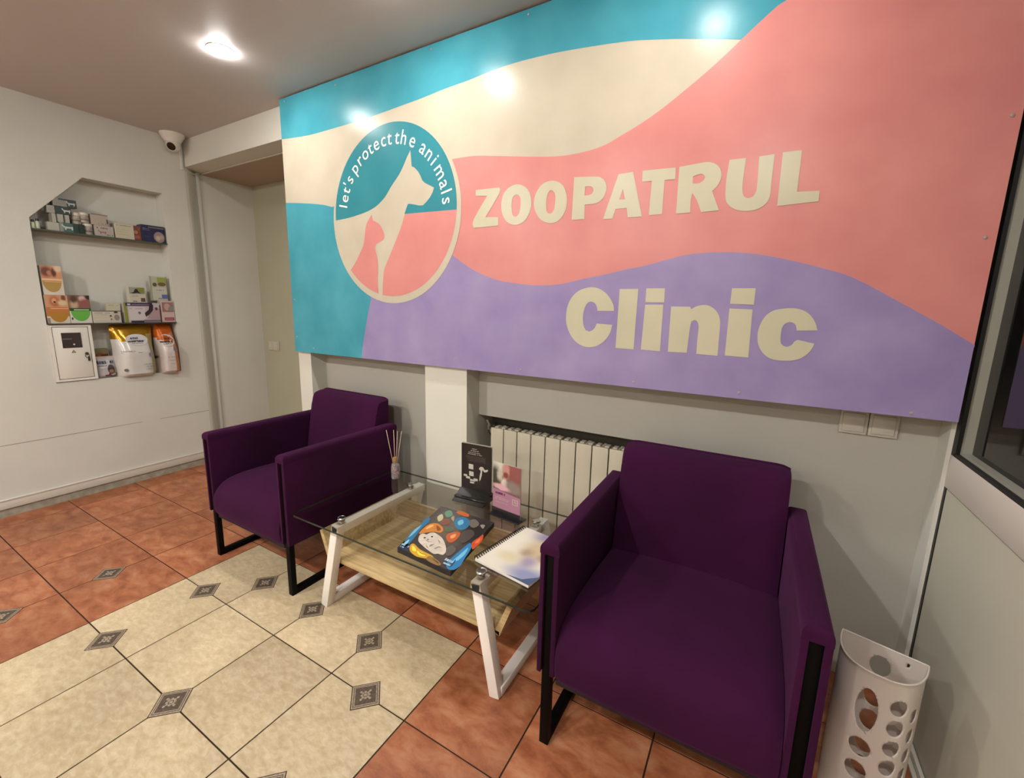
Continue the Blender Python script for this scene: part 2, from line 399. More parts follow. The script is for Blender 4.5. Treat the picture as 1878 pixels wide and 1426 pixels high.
# ---------------------------------------------------------------- mural board
BY = 1.20
BX0, BX1, BZ0, BZ1 = -.294, 2.813, 1.024, 2.498
D = {'teal_low': [(-0.295, 2.284), (-0.053, 2.266), (0.143, 2.265), (0.326, 2.267), (0.495, 2.272), (0.651, 2.28), (0.797, 2.288), (0.934, 2.299), (1.061, 2.305), (1.18, 2.315), (1.292, 2.319), (1.434, 2.314), (1.515, 2.308), (1.604, 2.299), (1.689, 2.289), (1.781, 2.276), (1.858, 2.26), (1.932, 2.243), (2.025, 2.219), (2.135, 2.189)],'pink_up': [(2.135, 2.189), (2.096, 2.158), (2.035, 2.114), (1.97, 2.072), (1.901, 2.03), (1.827, 1.993), (1.749, 1.962), (1.699, 1.943), (1.625, 1.932), (1.533, 1.93), (1.449, 1.938), (1.355, 1.952), (1.206, 1.976), (1.095, 1.992), (0.995, 1.996)],'pink_corner': [(2.251, 2.267), (2.227, 2.258), (2.191, 2.232), (2.162, 2.21), (2.135, 2.189)],'lav_up': [(0.974, 1.568), (1.039, 1.528), (1.106, 1.492), (1.171, 1.467), (1.246, 1.445), (1.337, 1.432), (1.412, 1.425), (1.484, 1.424), (1.558, 1.431), (1.619, 1.444), (1.735, 1.465), (1.817, 1.482), (1.874, 1.491), (1.965, 1.513), (2.024, 1.526), (2.081, 1.531), (2.137, 1.531), (2.191, 1.528), (2.262, 1.517), (2.329, 1.501), (2.395, 1.482), (2.445, 1.466), (2.491, 1.45), (2.537, 1.427), (2.582, 1.4), (2.626, 1.372), (2.683, 1.336), (2.738, 1.301), (2.814, 1.248)],'lav_left': [(0.411, 1.355), (0.387, 1.288), (0.358, 1.19), (0.332, 1.1), (0.321, 1.032)],'teal2_up': [(-0.291, 1.927), (-0.174, 1.915), (-0.056, 1.9), (0.049, 1.884), (0.123, 1.866)],'outer': [(0.119, 1.767), (0.148, 1.904), (0.198, 2.005), (0.274, 2.098), (0.368, 2.169), (0.477, 2.214), (0.579, 2.224), (0.676, 2.212), (0.768, 2.183), (0.857, 2.129), (0.926, 2.062), (0.984, 1.972), (1.026, 1.873), (1.034, 1.809), (1.026, 1.701), (0.984, 1.592), (0.922, 1.499), (0.829, 1.416), (0.711, 1.358), (0.588, 1.338), (0.459, 1.364), (0.326, 1.427), (0.214, 1.54), (0.149, 1.662)],'inner': [(0.165, 1.887), (0.291, 2.096), (0.477, 2.203), (0.676, 2.204), (0.857, 2.117), (0.942, 2.016), (0.997, 1.857), (0.997, 1.774), (0.922, 1.574), (0.752, 1.409), (0.61, 1.378), (0.472, 1.393), (0.26, 1.519), (0.154, 1.792)],'dogprof': [(0.154, 1.79), (0.266, 1.796), (0.381, 1.811), (0.459, 1.83), (0.503, 1.851), (0.546, 1.88), (0.588, 1.923), (0.639, 1.968), (0.67, 2.005), (0.695, 2.042), (0.719, 2.072), (0.723, 2.032), (0.726, 1.998), (0.742, 1.991), (0.766, 1.97), (0.78, 1.95), (0.792, 1.926), (0.809, 1.912), (0.84, 1.897), (0.865, 1.885), (0.856, 1.864), (0.839, 1.843), (0.817, 1.825), (0.794, 1.811), (0.767, 1.813), (0.74, 1.82), (0.713, 1.825), (0.697, 1.827), (0.685, 1.806), (0.672, 1.781)],'midline': [(0.997, 1.773)],'legR': [(0.675, 1.781), (0.652, 1.728), (0.62, 1.673), (0.587, 1.621), (0.549, 1.56), (0.523, 1.52), (0.513, 1.479), (0.506, 1.433), (0.502, 1.38)],'cat': [(0.441, 1.798), (0.447, 1.769), (0.466, 1.76), (0.495, 1.745), (0.515, 1.72), (0.525, 1.699), (0.529, 1.682), (0.522, 1.666), (0.499, 1.657), (0.467, 1.645), (0.458, 1.625), (0.464, 1.601), (0.474, 1.566), (0.475, 1.517), (0.469, 1.457), (0.474, 1.391)],'catback': [(0.26, 1.517), (0.298, 1.553), (0.335, 1.599), (0.367, 1.643), (0.38, 1.68), (0.388, 1.725), (0.4, 1.754), (0.418, 1.776), (0.441, 1.798)],'word1': [(0, ((1.107, 1.847), (1.232, 1.844), (1.232, 1.819), (1.161, 1.726), (1.228, 1.721), (1.229, 1.685), (1.096, 1.684), (1.096, 1.72), (1.169, 1.816), (1.107, 1.822))), (1, ((1.325, 1.846), (1.371, 1.822), (1.392, 1.774), (1.385, 1.728), (1.358, 1.692), (1.315, 1.681), (1.271, 1.699), (1.245, 1.745), (1.248, 1.803), (1.279, 1.837)), ((1.32, 1.805), (1.338, 1.789), (1.337, 1.737), (1.32, 1.715), (1.302, 1.725), (1.296, 1.764), (1.301, 1.795))), (1, ((1.488, 1.841), (1.533, 1.818), (1.554, 1.767), (1.548, 1.718), (1.521, 1.684), (1.479, 1.676), (1.433, 1.698), (1.406, 1.745), (1.41, 1.795), (1.441, 1.833)), ((1.483, 1.805), (1.501, 1.786), (1.499, 1.732), (1.483, 1.714), (1.465, 1.725), (1.462, 1.767), (1.469, 1.796))), (0, ((1.581, 1.843), (1.638, 1.838), (1.666, 1.835), (1.688, 1.83), (1.705, 1.817), (1.715, 1.797), (1.715, 1.776), (1.706, 1.753), (1.686, 1.738), (1.663, 1.734), (1.631, 1.735), (1.632, 1.68), (1.578, 1.681)), ((1.629, 1.803), (1.652, 1.801), (1.663, 1.792), (1.664, 1.783), (1.659, 1.773), (1.646, 1.769), (1.628, 1.769))), (0, ((1.76, 1.831), (1.815, 1.833), (1.859, 1.671), (1.806, 1.672), (1.8, 1.707), (1.757, 1.707), (1.747, 1.673), (1.709, 1.673)), ((1.781, 1.777), (1.791, 1.739), (1.769, 1.74))), (0, ((1.85, 1.832), (1.966, 1.828), (1.967, 1.789), (1.931, 1.79), (1.931, 1.674), (1.884, 1.674), (1.886, 1.793), (1.851, 1.794))), (0, ((1.978, 1.828), (2.054, 1.832), (2.076, 1.83), (2.095, 1.822), (2.109, 1.808), (2.117, 1.786), (2.115, 1.768), (2.107, 1.75), (2.092, 1.735), (2.12, 1.67), (2.063, 1.669), (2.046, 1.709), (2.029, 1.736), (2.026, 1.711), (2.027, 1.671), (1.98, 1.671)), ((2.026, 1.791), (2.05, 1.796), (2.062, 1.79), (2.066, 1.783), (2.061, 1.772), (2.047, 1.766), (2.027, 1.767))), (0, ((2.137, 1.829), (2.186, 1.828), (2.184, 1.75), (2.187, 1.721), (2.193, 1.706), (2.205, 1.701), (2.218, 1.704), (2.225, 1.717), (2.227, 1.738), (2.224, 1.827), (2.267, 1.828), (2.267, 1.741), (2.268, 1.707), (2.262, 1.684), (2.245, 1.668), (2.223, 1.661), (2.192, 1.662), (2.163, 1.672), (2.144, 1.69), (2.136, 1.712), (2.133, 1.767))), (0, ((2.289, 1.83), (2.34, 1.829), (2.341, 1.706), (2.4, 1.703), (2.401, 1.672), (2.291, 1.668)))],'word2': [(0, ((1.775, 1.322), (1.707, 1.321), (1.704, 1.337), (1.694, 1.352), (1.679, 1.358), (1.663, 1.351), (1.652, 1.329), (1.647, 1.297), (1.651, 1.262), (1.661, 1.242), (1.677, 1.236), (1.693, 1.244), (1.703, 1.258), (1.707, 1.27), (1.772, 1.267), (1.766, 1.238), (1.75, 1.209), (1.723, 1.185), (1.69, 1.173), (1.656, 1.174), (1.62, 1.192), (1.593, 1.223), (1.577, 1.259), (1.572, 1.295), (1.577, 1.339), (1.597, 1.378), (1.628, 1.403), (1.669, 1.414), (1.702, 1.411), (1.735, 1.394), (1.758, 1.369), (1.772, 1.343))), (0, ((1.793, 1.407), (1.865, 1.407), (1.863, 1.175), (1.791, 1.176))), (0, ((1.895, 1.409), (1.963, 1.409), (1.964, 1.357), (1.895, 1.357))), (0, ((1.895, 1.348), (1.962, 1.349), (1.963, 1.174), (1.891, 1.176))), (0, ((1.99, 1.343), (2.056, 1.343), (2.061, 1.334), (2.078, 1.345), (2.103, 1.35), (2.124, 1.345), (2.143, 1.33), (2.156, 1.309), (2.161, 1.28), (2.162, 1.225), (2.163, 1.171), (2.092, 1.173), (2.091, 1.227), (2.091, 1.272), (2.085, 1.29), (2.075, 1.296), (2.065, 1.29), (2.062, 1.264), (2.06, 1.213), (2.059, 1.175), (1.992, 1.174))), (0, ((2.186, 1.408), (2.258, 1.408), (2.258, 1.353), (2.185, 1.355))), (0, ((2.185, 1.339), (2.256, 1.337), (2.26, 1.172), (2.186, 1.174))), (0, ((2.446, 1.274), (2.39, 1.271), (2.385, 1.289), (2.374, 1.297), (2.363, 1.297), (2.351, 1.287), (2.347, 1.264), (2.349, 1.232), (2.357, 1.22), (2.369, 1.216), (2.381, 1.223), (2.388, 1.235), (2.396, 1.241), (2.443, 1.231), (2.436, 1.209), (2.419, 1.187), (2.397, 1.174), (2.363, 1.169), (2.327, 1.173), (2.302, 1.191), (2.286, 1.217), (2.28, 1.249), (2.282, 1.279), (2.294, 1.312), (2.315, 1.333), (2.343, 1.341), (2.375, 1.343), (2.402, 1.336), (2.422, 1.321), (2.437, 1.299)))],'glyph': [('l', 168.0, 0.373), ('e', 161.4, 0.365), ('t', 154.6, 0.364), ("'", 150.6, 0.406), ('s', 144.9, 0.366), ('p', 134.7, 0.367), ('r', 126.7, 0.376), ('o', 118.9, 0.372), ('t', 111.8, 0.38), ('e', 104.7, 0.375), ('c', 96.5, 0.377), ('t', 89.7, 0.374), ('t', 81.5, 0.375), ('h', 74.5, 0.379), ('e', 64.9, 0.368), ('a', 53.1, 0.362), ('n', 44.7, 0.366), ('i', 37.5, 0.372), ('m', 28.5, 0.36), ('a', 16.9, 0.353), ('l', 11.5, 0.362), ('s', 5.7, 0.35)],'circ': [0.5819, 1.7825, 0.4449],'circi': [0.5779, 1.7971, 0.4204],'screws': [(-0.242, 2.488), (0.855, 2.494), (2.794, 1.845), (2.79, 1.541), (2.708, 1.037), (2.244, 1.045), (1.872, 1.046), (1.36, 1.048), (0.986, 1.067), (-0.106, 1.055), (-0.266, 1.351), (-0.268, 1.118), (1.355, 2.498)]}
def paint(name, c, c2):
    return mat(name, c, .27, spec=.2, noise=1, nscale=5, col2=c2, bump=.06, bscale=90, detail=5)
P_CREAM = paint('cream_paint', '#c0b8a4', '#b5ad99'); P_TEAL = paint('teal_paint', '#4b9cab', '#3a8b9b')
P_PINK = paint('pink_paint', '#cf8a83', '#c57e79'); P_LAV = paint('lavender_paint', '#9a8db2', '#897ba6')
P_LET = paint('letter_paint', '#c4bda2', '#b8b69b'); P_TXT = mat('white_lettering', '#e6e6dc', .4)
P_TEAL2 = paint('emblem_teal_paint', '#37858f', '#2f7c88')
board = thing('mural_board', 'wide painted clinic sign board in teal, cream, pink and lavender waves on the wall', 'sign', ((BX0+BX1)/2, BY, BZ0))
OX, OZ = (BX0+BX1)/2, BZ0
def lay(k): return lambda a, b: (a-OX, -k*.0004, b-OZ)
def skin(loops, k, mi): G0.poly(loops, lay(k), mi)
G0 = G()
G0.box(BX0-OX, BX1-OX, 0, .006, 0, BZ1-BZ0, 0)
up = spline(D['teal_low'], n=4)
corner = D['pink_corner']              # from low x=(1665,0)px down to the meeting point
c_top = corner[0]; c_meet = corner[-1]
dx, dz = corner[0][0]-corner[1][0], corner[0][1]-corner[1][1]
kx = (BZ1 - c_top[1]) / dz
c_ext = (c_top[0] + dx*kx*.93, BZ1)
skin([[(BX0, BZ1), (BX0, up[0][1])] + up + corner[::-1][1:] + [c_ext]], 1, 1)
pk = spline(D['pink_up'], n=4)
lv = spline(D['lav_up'], n=4)
cc, cr_ = D['circ'][:2], D['circ'][2]
skin([[c_ext] + corner[:-1] + pk + [(cc[0]+.2, pk[-1][1]), (cc[0]+.2, lv[0][1]+.1)] + lv + [(BX1, lv[-1][1]-.008), (BX1, BZ1)]], 2, 2)
ll = D['lav_left']
skin([[(cc[0]+.2, lv[0][1]+.1)] + lv + [(BX1, lv[-1][1]-.008), (BX1, BZ0), (ll[-1][0], BZ0)] + ll[::-1] + [(ll[0][0], cc[1]-.2)]], 3, 3)
t2 = D['teal2_up']
skin([[(BX0, t2[0][1])] + spline(t2, n=3) + [(cc[0]-.2, t2[-1][1]), (ll[0][0], cc[1]-.2)] + ll + [(ll[-1][0], BZ0), (BX0, BZ0)]], 3, 1)
panel = G0.build('painted_panel', [P_CREAM, P_TEAL, P_PINK, P_LAV], board)
# emblem
G0 = G()
ci, ri = D['circi'][:2], .4225
cc = (cc[0], cc[1])
def arc(a0, a1, r, c, n=40): return [(c[0]+r*math.cos(math.radians(a0+(a1-a0)*i/n)), c[1]+r*math.sin(math.radians(a0+(a1-a0)*i/n))) for i in range(n+1)]
skin([arc(0, 360, cr_, cc, 96)[:-1]], 5, 0)
def ang(p): return math.degrees(math.atan2(p[1]-ci[1], p[0]-ci[0]))
dog = D['dogprof']; back = spline(dog[:10], n=3); rest = dog[10:]
mid = D['midline'][0]
am, al = ang(mid), ang(dog[0]) % 360
skin([back + rest + arc(am, al, ri, ci, 60)[:]], 6, 1)
lr = D['legR']; leg = spline(lr, n=3)
ab = ang(lr[-1])
pt = (ci[0]+ri*math.cos(math.radians(ab)), ci[1]+ri*math.sin(math.radians(ab)))
skin([leg[:-1] + arc(ab, am, ri, ci, 50)], 6, 2)
cat_ = D['cat']; cb = D['catback']
a1, a2 = ang(cat_[-1]) % 360, ang(cb[0]) % 360
skin([[cat_[0]] + spline(cat_[1:], n=3)[:-1] + arc(a1, a2, ri, ci, 20) + spline(cb, n=3)[1:-1]], 7, 2)
emb = G0.build('emblem', [P_CREAM, P_TEAL2, P_PINK], board)
def glyph_mesh(ch, size):
    cu_ = bpy.data.curves.new('g', 'FONT'); cu_.body = ch; cu_.size = size; cu_.align_x = 'CENTER'; cu_.resolution_u = 3; cu_.offset = .0002
    o = bpy.data.objects.new('g', cu_); COL.objects.link(o); bpy.context.view_layer.update()
    me = bpy.data.meshes.new_from_object(o.evaluated_get(bpy.context.evaluated_depsgraph_get()))
    vs_ = [v.co.copy() for v in me.vertices]; fs = [tuple(p.vertices) for p in me.polygons]
    bpy.data.objects.remove(o); bpy.data.curves.remove(cu_); bpy.data.meshes.remove(me)
    return vs_, fs
g = G()
for k_, (ch, a, r) in enumerate(D['glyph']):
    a += {18: -1.0, 19: .9, 20: .6, 15: -.6}.get(k_, 0)
    vs_, fs = glyph_mesh(ch, .095)
    t = math.radians(a) - math.pi/2
    rb = .335
    ex, ez = math.cos(t), math.sin(t)
    out = []
    for v in vs_:
        lx, ly = v.x*.95, v.y + rb
        out.append((cc[0] + lx*ex - ly*ez - OX, -.0036, cc[1] + lx*ez + ly*ex - OZ))
    g.add(out, fs)
tx = g.build('emblem_lettering', P_TXT, emb)
g = G()
SM = {1: True, 0: False}
for wd, nm in ((D['word1'], 'name_lettering'), (D['word2'], 'clinic_lettering')):
    g = G()
    for e in wd:
        loops = [spline(l, True, 4) if e[0] else csmooth(l) for l in e[1:]]
        g.poly(loops, lay(5))
    g.build(nm, P_LET, board)
for k, (x, z) in enumerate(D['screws'] + [(2.0, 2.47), (.2, 2.47)]):
    z = min(z, BZ1-.02)
    g = G(); g.lathe([(.005, 0), (.0045, .0015), (.002, .0022)], n=10, xf=Matrix.Rotation(math.pi/2, 4, 'X'))
    g.build('screw', M_SCREW, board, (x-OX, -.0012, z-OZ))
# ---------------------------------------------------------------- armchairs
M_FAB = mat('purple_velour', '#390b32', .95, noise=.35, nscale=2.2, col2='#280723', bump=.2, bscale=900, sheen=.12, spec=.2)
M_TUBE = mat('black_steel', '#030303', .55, spec=.12)
def armchair(label, loc):
    t = thing('armchair', label, 'armchair', loc, 0, None)
    X1, X0, YD = .340, .281, .675
    for s in (-1, 1):
        g = G()
        pts = [(X0, 0), (.296, 0), (.296, .022), (.325, .022), (.325, 0), (X1, 0), (X1, YD), (.325, YD), (.325, YD-.022), (.296, YD-.022), (.296, YD), (X0, YD)]
        bm = bmesh.new()
        vs_ = [bm.verts.new((s*x, y, .252)) for x, y in pts]; f = bm.faces.new(vs_)
        r = bmesh.ops.extrude_face_region(bm, geom=[f]); bmesh.ops.translate(bm, vec=(0, 0, .388), verts=[v for v in r['geom'] if isinstance(v, bmesh.types.BMVert)])
        bmesh.ops.recalc_face_normals(bm, faces=bm.faces[:])
        ed = [e for e in bm.edges if abs(e.verts[0].co.z-e.verts[1].co.z) > .1 and abs(abs((e.verts[0].co.x)) - .3105) > .02 and (e.verts[0].co.y < .001 or e.verts[0].co.y > YD-.001)] + [e for e in bm.edges if e.verts[0].co.z < .26 and e.verts[1].co.z < .26]
        bmesh.ops.bevel(bm, geom=ed, offset=.005, segments=2, affect='EDGES', profile=.5)
        g.bm(bm, 0, True)
        bm = bmesh.new(); bmesh.ops.create_cube(bm, size=1)
        a, b = min(s*X0, s*X1), max(s*X0, s*X1)
        for v in bm.verts: v.co = Vector(((a+b)/2 + v.co.x*(b-a), YD/2 + v.co.y*YD, .6585 + v.co.z*.037))
        ed = [e for e in bm.edges if e.verts[0].co.z > .66 and e.verts[1].co.z > .66]
        bmesh.ops.bevel(bm, geom=ed, offset=.022, segments=6, affect='EDGES', profile=.5)
        ed = [e for e in bm.edges if abs(e.verts[0].co.z-e.verts[1].co.z) > .015 and e.calc_face_angle(0) > 1.3]
        bmesh.ops.bevel(bm, geom=ed, offset=.005, segments=2, affect='EDGES', profile=.5)
        g.bm(bm, 0, True)
        g.build('arm_panel', M_FAB, t)
        g = G(); c = s*.3105
        g.box(c-.0145, c+.0145, .009, .034, 0, .637, 0, .002); g.box(c-.0145, c+.0145, YD-.030, YD-.002, 0, .637, 0, .002)
        g.box(c-.0145, c+.0145, .030, YD-.028, 0, .027, 0, .002)
        g.build('sled_leg', M_TUBE, t)
    # seat: rounded front, crowned top
    prof = [(.012, .240), (-.004, .262), (-.010, .30), (-.007, .345), (.010, .385), (.040, .412), (.085, .427), (.16, .434), (.28, .432), (.40, .424), (.52, .412), (.57, .405), (.57, .24)]
    prof = spline(prof, n=4)
    g = G(); nx = 26; vs_ = []; W = .2795
    for i in range(nx+1):
        u = -1 + 2*i/nx; e = max(0, abs(u)-.9)/.1; k = (1-u*u)
        for (y, z) in prof:
            top = max(0, min(1, (z-.30)/.12))
            vs_.append((u*W, y + .006*e*e*(1 if y < .1 else 0) - .006*k*(1 if y < .05 else 0), z + .016*k*top - .012*e*e*top))
    m = len(prof); fs = [(i*m+j, (i+1)*m+j, (i+1)*m+j+1, i*m+j+1) for i in range(nx) for j in range(m-1)]
    fs += [tuple(range(m)), tuple(nx*m+j for j in range(m))[::-1], tuple(i*m for i in range(nx+1)), tuple(i*m+m-1 for i in range(nx+1))[::-1]]
    g.add(vs_, fs, 0, True); g.build('seat', M_FAB, t)
    # back cushion, leaning, rounded top front
    prof = [(.520, .38), (.528, .45), (.541, .54), (.556, .63), (.570, .70), (.580, .745), (.592, .782), (.608, .801), (.640, .808), (.671, .808), (.679, .797), (.672, .60), (.665, .30), (.56, .30)]
    prof = spline(prof, True, n=3); vs_ = []; W = .277; m = len(prof)
    for i in range(nx+1):
        u = -1 + 2*i/nx; e = max(0, abs(u)-.86)/.14; k = 1-abs(u)**2.5
        for (y, z) in prof:
            fr = max(0, min(1, (.64-y)/.08)); mid_ = max(0, 1-((z-.60)/.24)**2)
            yy = y - .012*k*fr*mid_ + (.012*e*e)*fr; zz = z - (.010*e*e if z > .74 else 0)
            vs_.append((u*W, yy, zz))
    fs = [(i*m+j, (i+1)*m+j, (i+1)*m+(j+1) % m, i*m+(j+1) % m) for i in range(nx) for j in range(m)]
    fs += [tuple(range(m)), tuple(nx*m+j for j in range(m))[::-1]]
    g = G(); g.add(vs_, fs, 0, True); g.build('backrest', M_FAB, t)
    g = G(); g.box(-.281, .281, .012, .665, .224, .242, 0, .003); g.box(-.281, .281, .655, .675, .242, .60, 0, .003)
    g.build('base_board', mat('black_board', '#1a0f14', .8), t)
    return t
ch1 = armchair('purple velour armchair with black sled legs, left of the glass table', (.2325, .532, 0))
ch2 = dup(ch1, (2.150, .512, 0), 0, 'purple velour armchair with black sled legs, nearest the camera, right of the glass table')

# ---------------------------------------------------------------- coffee table
M_OAK = mat('light_oak', '#c9b184', .5, noise=1, nscale=6, col2='#a48a5c', stretch=(1.2, 14, 14), detail=8)
M_WST = mat('white_powder_coat', '#e6e0d8', .4)
M_GLASS = mat('clear_glass', '#f2faf5', .01, trans=1., ior=1.3)
def glass_mat():
    m = bpy.data.materials.new('table_glass'); m.use_nodes = True; nt = m.node_tree; nt.nodes.clear(); N = nt.nodes.new; Lk = nt.links.new
    o = N('ShaderNodeOutputMaterial'); tr = N('ShaderNodeBsdfTransparent'); tr.inputs[0].default_value = (.95, .97, .95, 1)
    gl = N('ShaderNodeBsdfGlossy'); gl.inputs['Roughness'].default_value = .015; gl.inputs[0].default_value = (1, 1, 1, 1)
    fr = N('ShaderNodeFresnel'); fr.inputs[0].default_value = 1.5; mx = N('ShaderNodeMixShader')
    Lk(fr.outputs[0], mx.inputs[0]); Lk(tr.outputs[0], mx.inputs[1]); Lk(gl.outputs[0], mx.inputs[2]); Lk(mx.outputs[0], o.inputs[0])
    return m
M_TG = glass_mat()
M_TC = bpy.data.materials.new('glass_underside'); M_TC.use_nodes = True
_k = M_TC.node_tree; _k.nodes.clear(); _q = _k.nodes.new('ShaderNodeBsdfTransparent'); _r = _k.nodes.new('ShaderNodeOutputMaterial'); _q.inputs[0].default_value = (.98, .99, .98, 1); _k.links.new(_q.outputs[0], _r.inputs[0])
M_EDGE = mat('glass_edge', '#1c2a26', .15)
GZ = .430
table = thing('coffee_table', 'low glass coffee table with white steel legs and an oak tray between the armchairs', 'table', (1.19, .84, 0))
TX, TY = 1.19, .84
def rrect(x0, x1, y0, y1, r, n=6):
    P = []
    for cx, cy, a in ((x1-r, y1-r, 0), (x0+r, y1-r, 90), (x0+r, y0+r, 180), (x1-r, y0+r, 270)):
        for i in range(n+1): t = math.radians(a+90*i/n); P.append((cx+r*math.cos(t), cy+r*math.sin(t)))
    return P
g = G(); P = rrect(.612-TX, 1.785-TX, .522-TY, 1.150-TY, .03); n = len(P); h = .008
g.add([(x, y, GZ) for x, y in P], [tuple(range(n))], 0); g.add([(x, y, GZ-h) for x, y in P], [tuple(range(n))[::-1]], 2)
g.add([(x, y, z) for z in (GZ-h, GZ) for x, y in P], [(i, (i+1) % n, n+(i+1) % n, n+i) for i in range(n)], 1)
g.build('glass_top', [M_TG, M_EDGE, M_TC], table)
for s, xb, xt in ((1, .731, .832), (-1, 1.627, 1.545)):
    g = G(); y0, y1 = .594, 1.098; zt = .392
    g.bar((xb-TX, y0-TY, 0.0), (xt-TX, y0-TY, zt+.016), .04, .04, side=Vector((0, 1, 0)))
    g.bar((xb-TX, y1-TY, 0.0), (xt-TX, y1-TY, zt+.016), .04, .04, side=Vector((0, 1, 0)))
    g.bar((xt-TX, y0-TY-.02, zt), (xt-TX, y1-TY+.02, zt), .04, .036, side=Vector((1, 0, 0)))
    g.bar((xb-TX, y0-TY, .018), (xb-TX, y1-TY, .018), .04, .036, side=Vector((1, 0, 0)))
    g.build('leg_frame', M_WST, table)
    for y in (.612, 1.035):
        g = G(); g.lathe([(.013, 0), (.013, .011), (.0135, .0115)], (xt-TX, y-TY, .4105), 20)
        g.lathe([(.019, .0192), (.0195, .0202), (.019, .0232), (.015, .0248), (.0145, .0242), (.003, .0238)], (xt-TX, y-TY, .411), 24)
        g.build('glass_fixing', M_METAL, table)
g = G(); y0, y1 = .617-TY, 1.075-TY; xl_, xr_ = .718-TX, 1.618-TX; zb = .208
g.box(xl_, xr_, y0, y1, zb, zb+.018, 0, .001)
for s, xa in ((-1, xl_), (1, xr_)):
    q = [(xa, zb), (xa + s*.045, zb+.120), (xa + s*.028, zb+.128), (xa - s*.020, zb+.012)]
    g.add([(x, y, z) for y in (y0, y1) for x, z in q], [(0, 1, 2, 3), (7, 6, 5, 4), (0, 4, 5, 1), (1, 5, 6, 2), (2, 6, 7, 3), (3, 7, 4, 0)])
q = [(xl_-.038, zb+.112), (xr_+.038, zb+.112), (xr_, zb+.01), (xl_, zb+.01)]
g.add([(x, y, z) for y in (y1-.016, y1) for x, z in q], [(0, 1, 2, 3), (7, 6, 5, 4), (0, 4, 5, 1), (1, 5, 6, 2), (2, 6, 7, 3), (3, 7, 4, 0)])
g.build('tray', M_OAK, table)

# ---------------------------------------------------------------- reed diffuser
t = thing('reed_diffuser', 'small glass reed diffuser with dried flowers on the left rear corner of the glass table', 'diffuser', (.702, 1.060, GZ+.0005))
M_BG = mat('bottle_glass', '#e8e0e4', .03, trans=.85, ior=1.4)
g = G(); g.lathe([(.021, 0), (.0225, .004), (.0225, .066), (.019, .078), (.011, .086), (.010, .092), (.008, .092)], n=24); g.build('bottle', M_BG, t)
g = G(); g.lathe([(.0125, .088), (.013, .09), (.013, .111), (.012, .113)], n=20); g.build('cork_collar', mat('cork', '#a37f47', .8, noise=.4, nscale=200), t)
g = G()
for k in range(16):
    a = random.random()*6.28; r = random.random()*.012; z = .010 + .06*random.random()
    g.lathe([(.001, -.006), (.006, -.002), (.0065, .002), (.002, .006)], (r*math.cos(a), r*math.sin(a), z), 7)
g.build('dried_flowers', mat('dried_petals', '#c9a995', .8, noise=.5, nscale=120, col2='#8d6b62'), t)
for dx, dy in ((-.046, -.012), (-.016, .01), (.017, .004), (.034, .016)):
    g = G(); g.tube([(dx*.12, dy*.1, .04), (dx, dy, .256)], .0017, 6); g.build('reed', mat('reed', '#c2a593', .8), t)

# ---------------------------------------------------------------- table displays
def scribble(g, to3, u0, u1, v, h, mi, gap=.4, seed=1):
    rn = random.Random(seed); u = u0
    while u < u1:
        w_ = h*(.3+.5*rn.random()); 
        if rn.random() > .18: g.add([to3(a, b) for a, b in ((u, v), (min(u+w_, u1), v), (min(u+w_, u1), v+h*(.7+.3*rn.random())), (u, v+h*.7))], [(0, 1, 2, 3)], mi)
        u += w_ + h*.18
M_CARD = mat('black_card', '#16100f', .35, noise=.4, nscale=8, col2='#1d0a12')
M_INK = mat('pale_print', '#b9b4a8', .6); M_INK2 = mat('grey_print', '#5e574e', .6)
t = thing('menu_stand', 'black table stand holding a dark printed card on the glass table', 'stand', (1.197, 1.085, GZ+.0005), math.radians(4))
M_GB = mat('gloss_black', '#15140f', .16)
g = G(); w2 = .080
g.add([(x, y, z) for x in (-w2-.003, w2+.003) for y, z in ((-.078, 0), (-.080, .004), (-.002, .040), (.012, .040), (.045, .004), (.045, 0))],
      [tuple(range(6)), tuple(range(6, 12))[::-1]] + [(i, (i+1) % 6, 6+(i+1) % 6, 6+i) for i in range(6)])
g.box(-w2-.003, w2+.003, -.060, -.045, .016, .022, 0)
g.build('wedge_base', M_GB, t)
g = G(); cz0, cz1 = .036, .262
g.box(-w2, w2, .000, .003, cz0, cz1, 0); g.box(-w2, w2, .010, .012, cz0, cz1+.002, 2)
pc = lambda u, v: (-w2 + 2*w2*u, -.0006, cz0 + (cz1-cz0)*v)
for k, (ua, ub, v, h) in enumerate([(.36, .52, .90, .018), (.32, .60, .86, .02), (.24, .68, .82, .016), (.22, .70, .785, .016)]): scribble(g, pc, ua, ub, v, h, 1, seed=k)
for k, v in enumerate((.74, .715, .69, .665, .64)): scribble(g, pc, .15+.02*k, .82, v, .012, 3, seed=k+9)
for (u, v, a, b) in ((.25, .46, .16, .11), (.27, .31, .15, .10), (.08, .28, .12, .045), (.16, .24, .14, .05), (.30, .20, .18, .04), (.42, .22, .14, .05), (.30, .15, .14, .035)):
    g.add([pc(u, v), pc(u+a, v), pc(u+a, v+b), pc(u, v+b)], [(0, 1, 2, 3)], 1)
g.poly([spline([(.60, .50), (.66, .55), (.74, .55), (.80, .50), (.90, .52), (.88, .47), (.78, .45), (.72, .49), (.70, .38), (.66, .28), (.62, .24), (.63, .36), (.66, .46)], True, 3)], pc, 1)
g.build('printed_card', [M_CARD, M_INK, mat('pale_back_sheet', '#aaa899', .5), M_INK2], t)
t = thing('flyer_holder', 'clear acrylic holder with a pink flyer of a woman beside the black card stand', 'flyer stand', (1.415, 1.000, GZ+.0005), math.radians(-7))
g = G(); g.box(-.078, .085, -.030, .035, 0, .004, 0, .0015); g.box(-.076, .076, -.006, -.004, .004, .030, 0); g.build('acrylic_foot', mat('smoked_acrylic', '#1f1c20', .12), t)
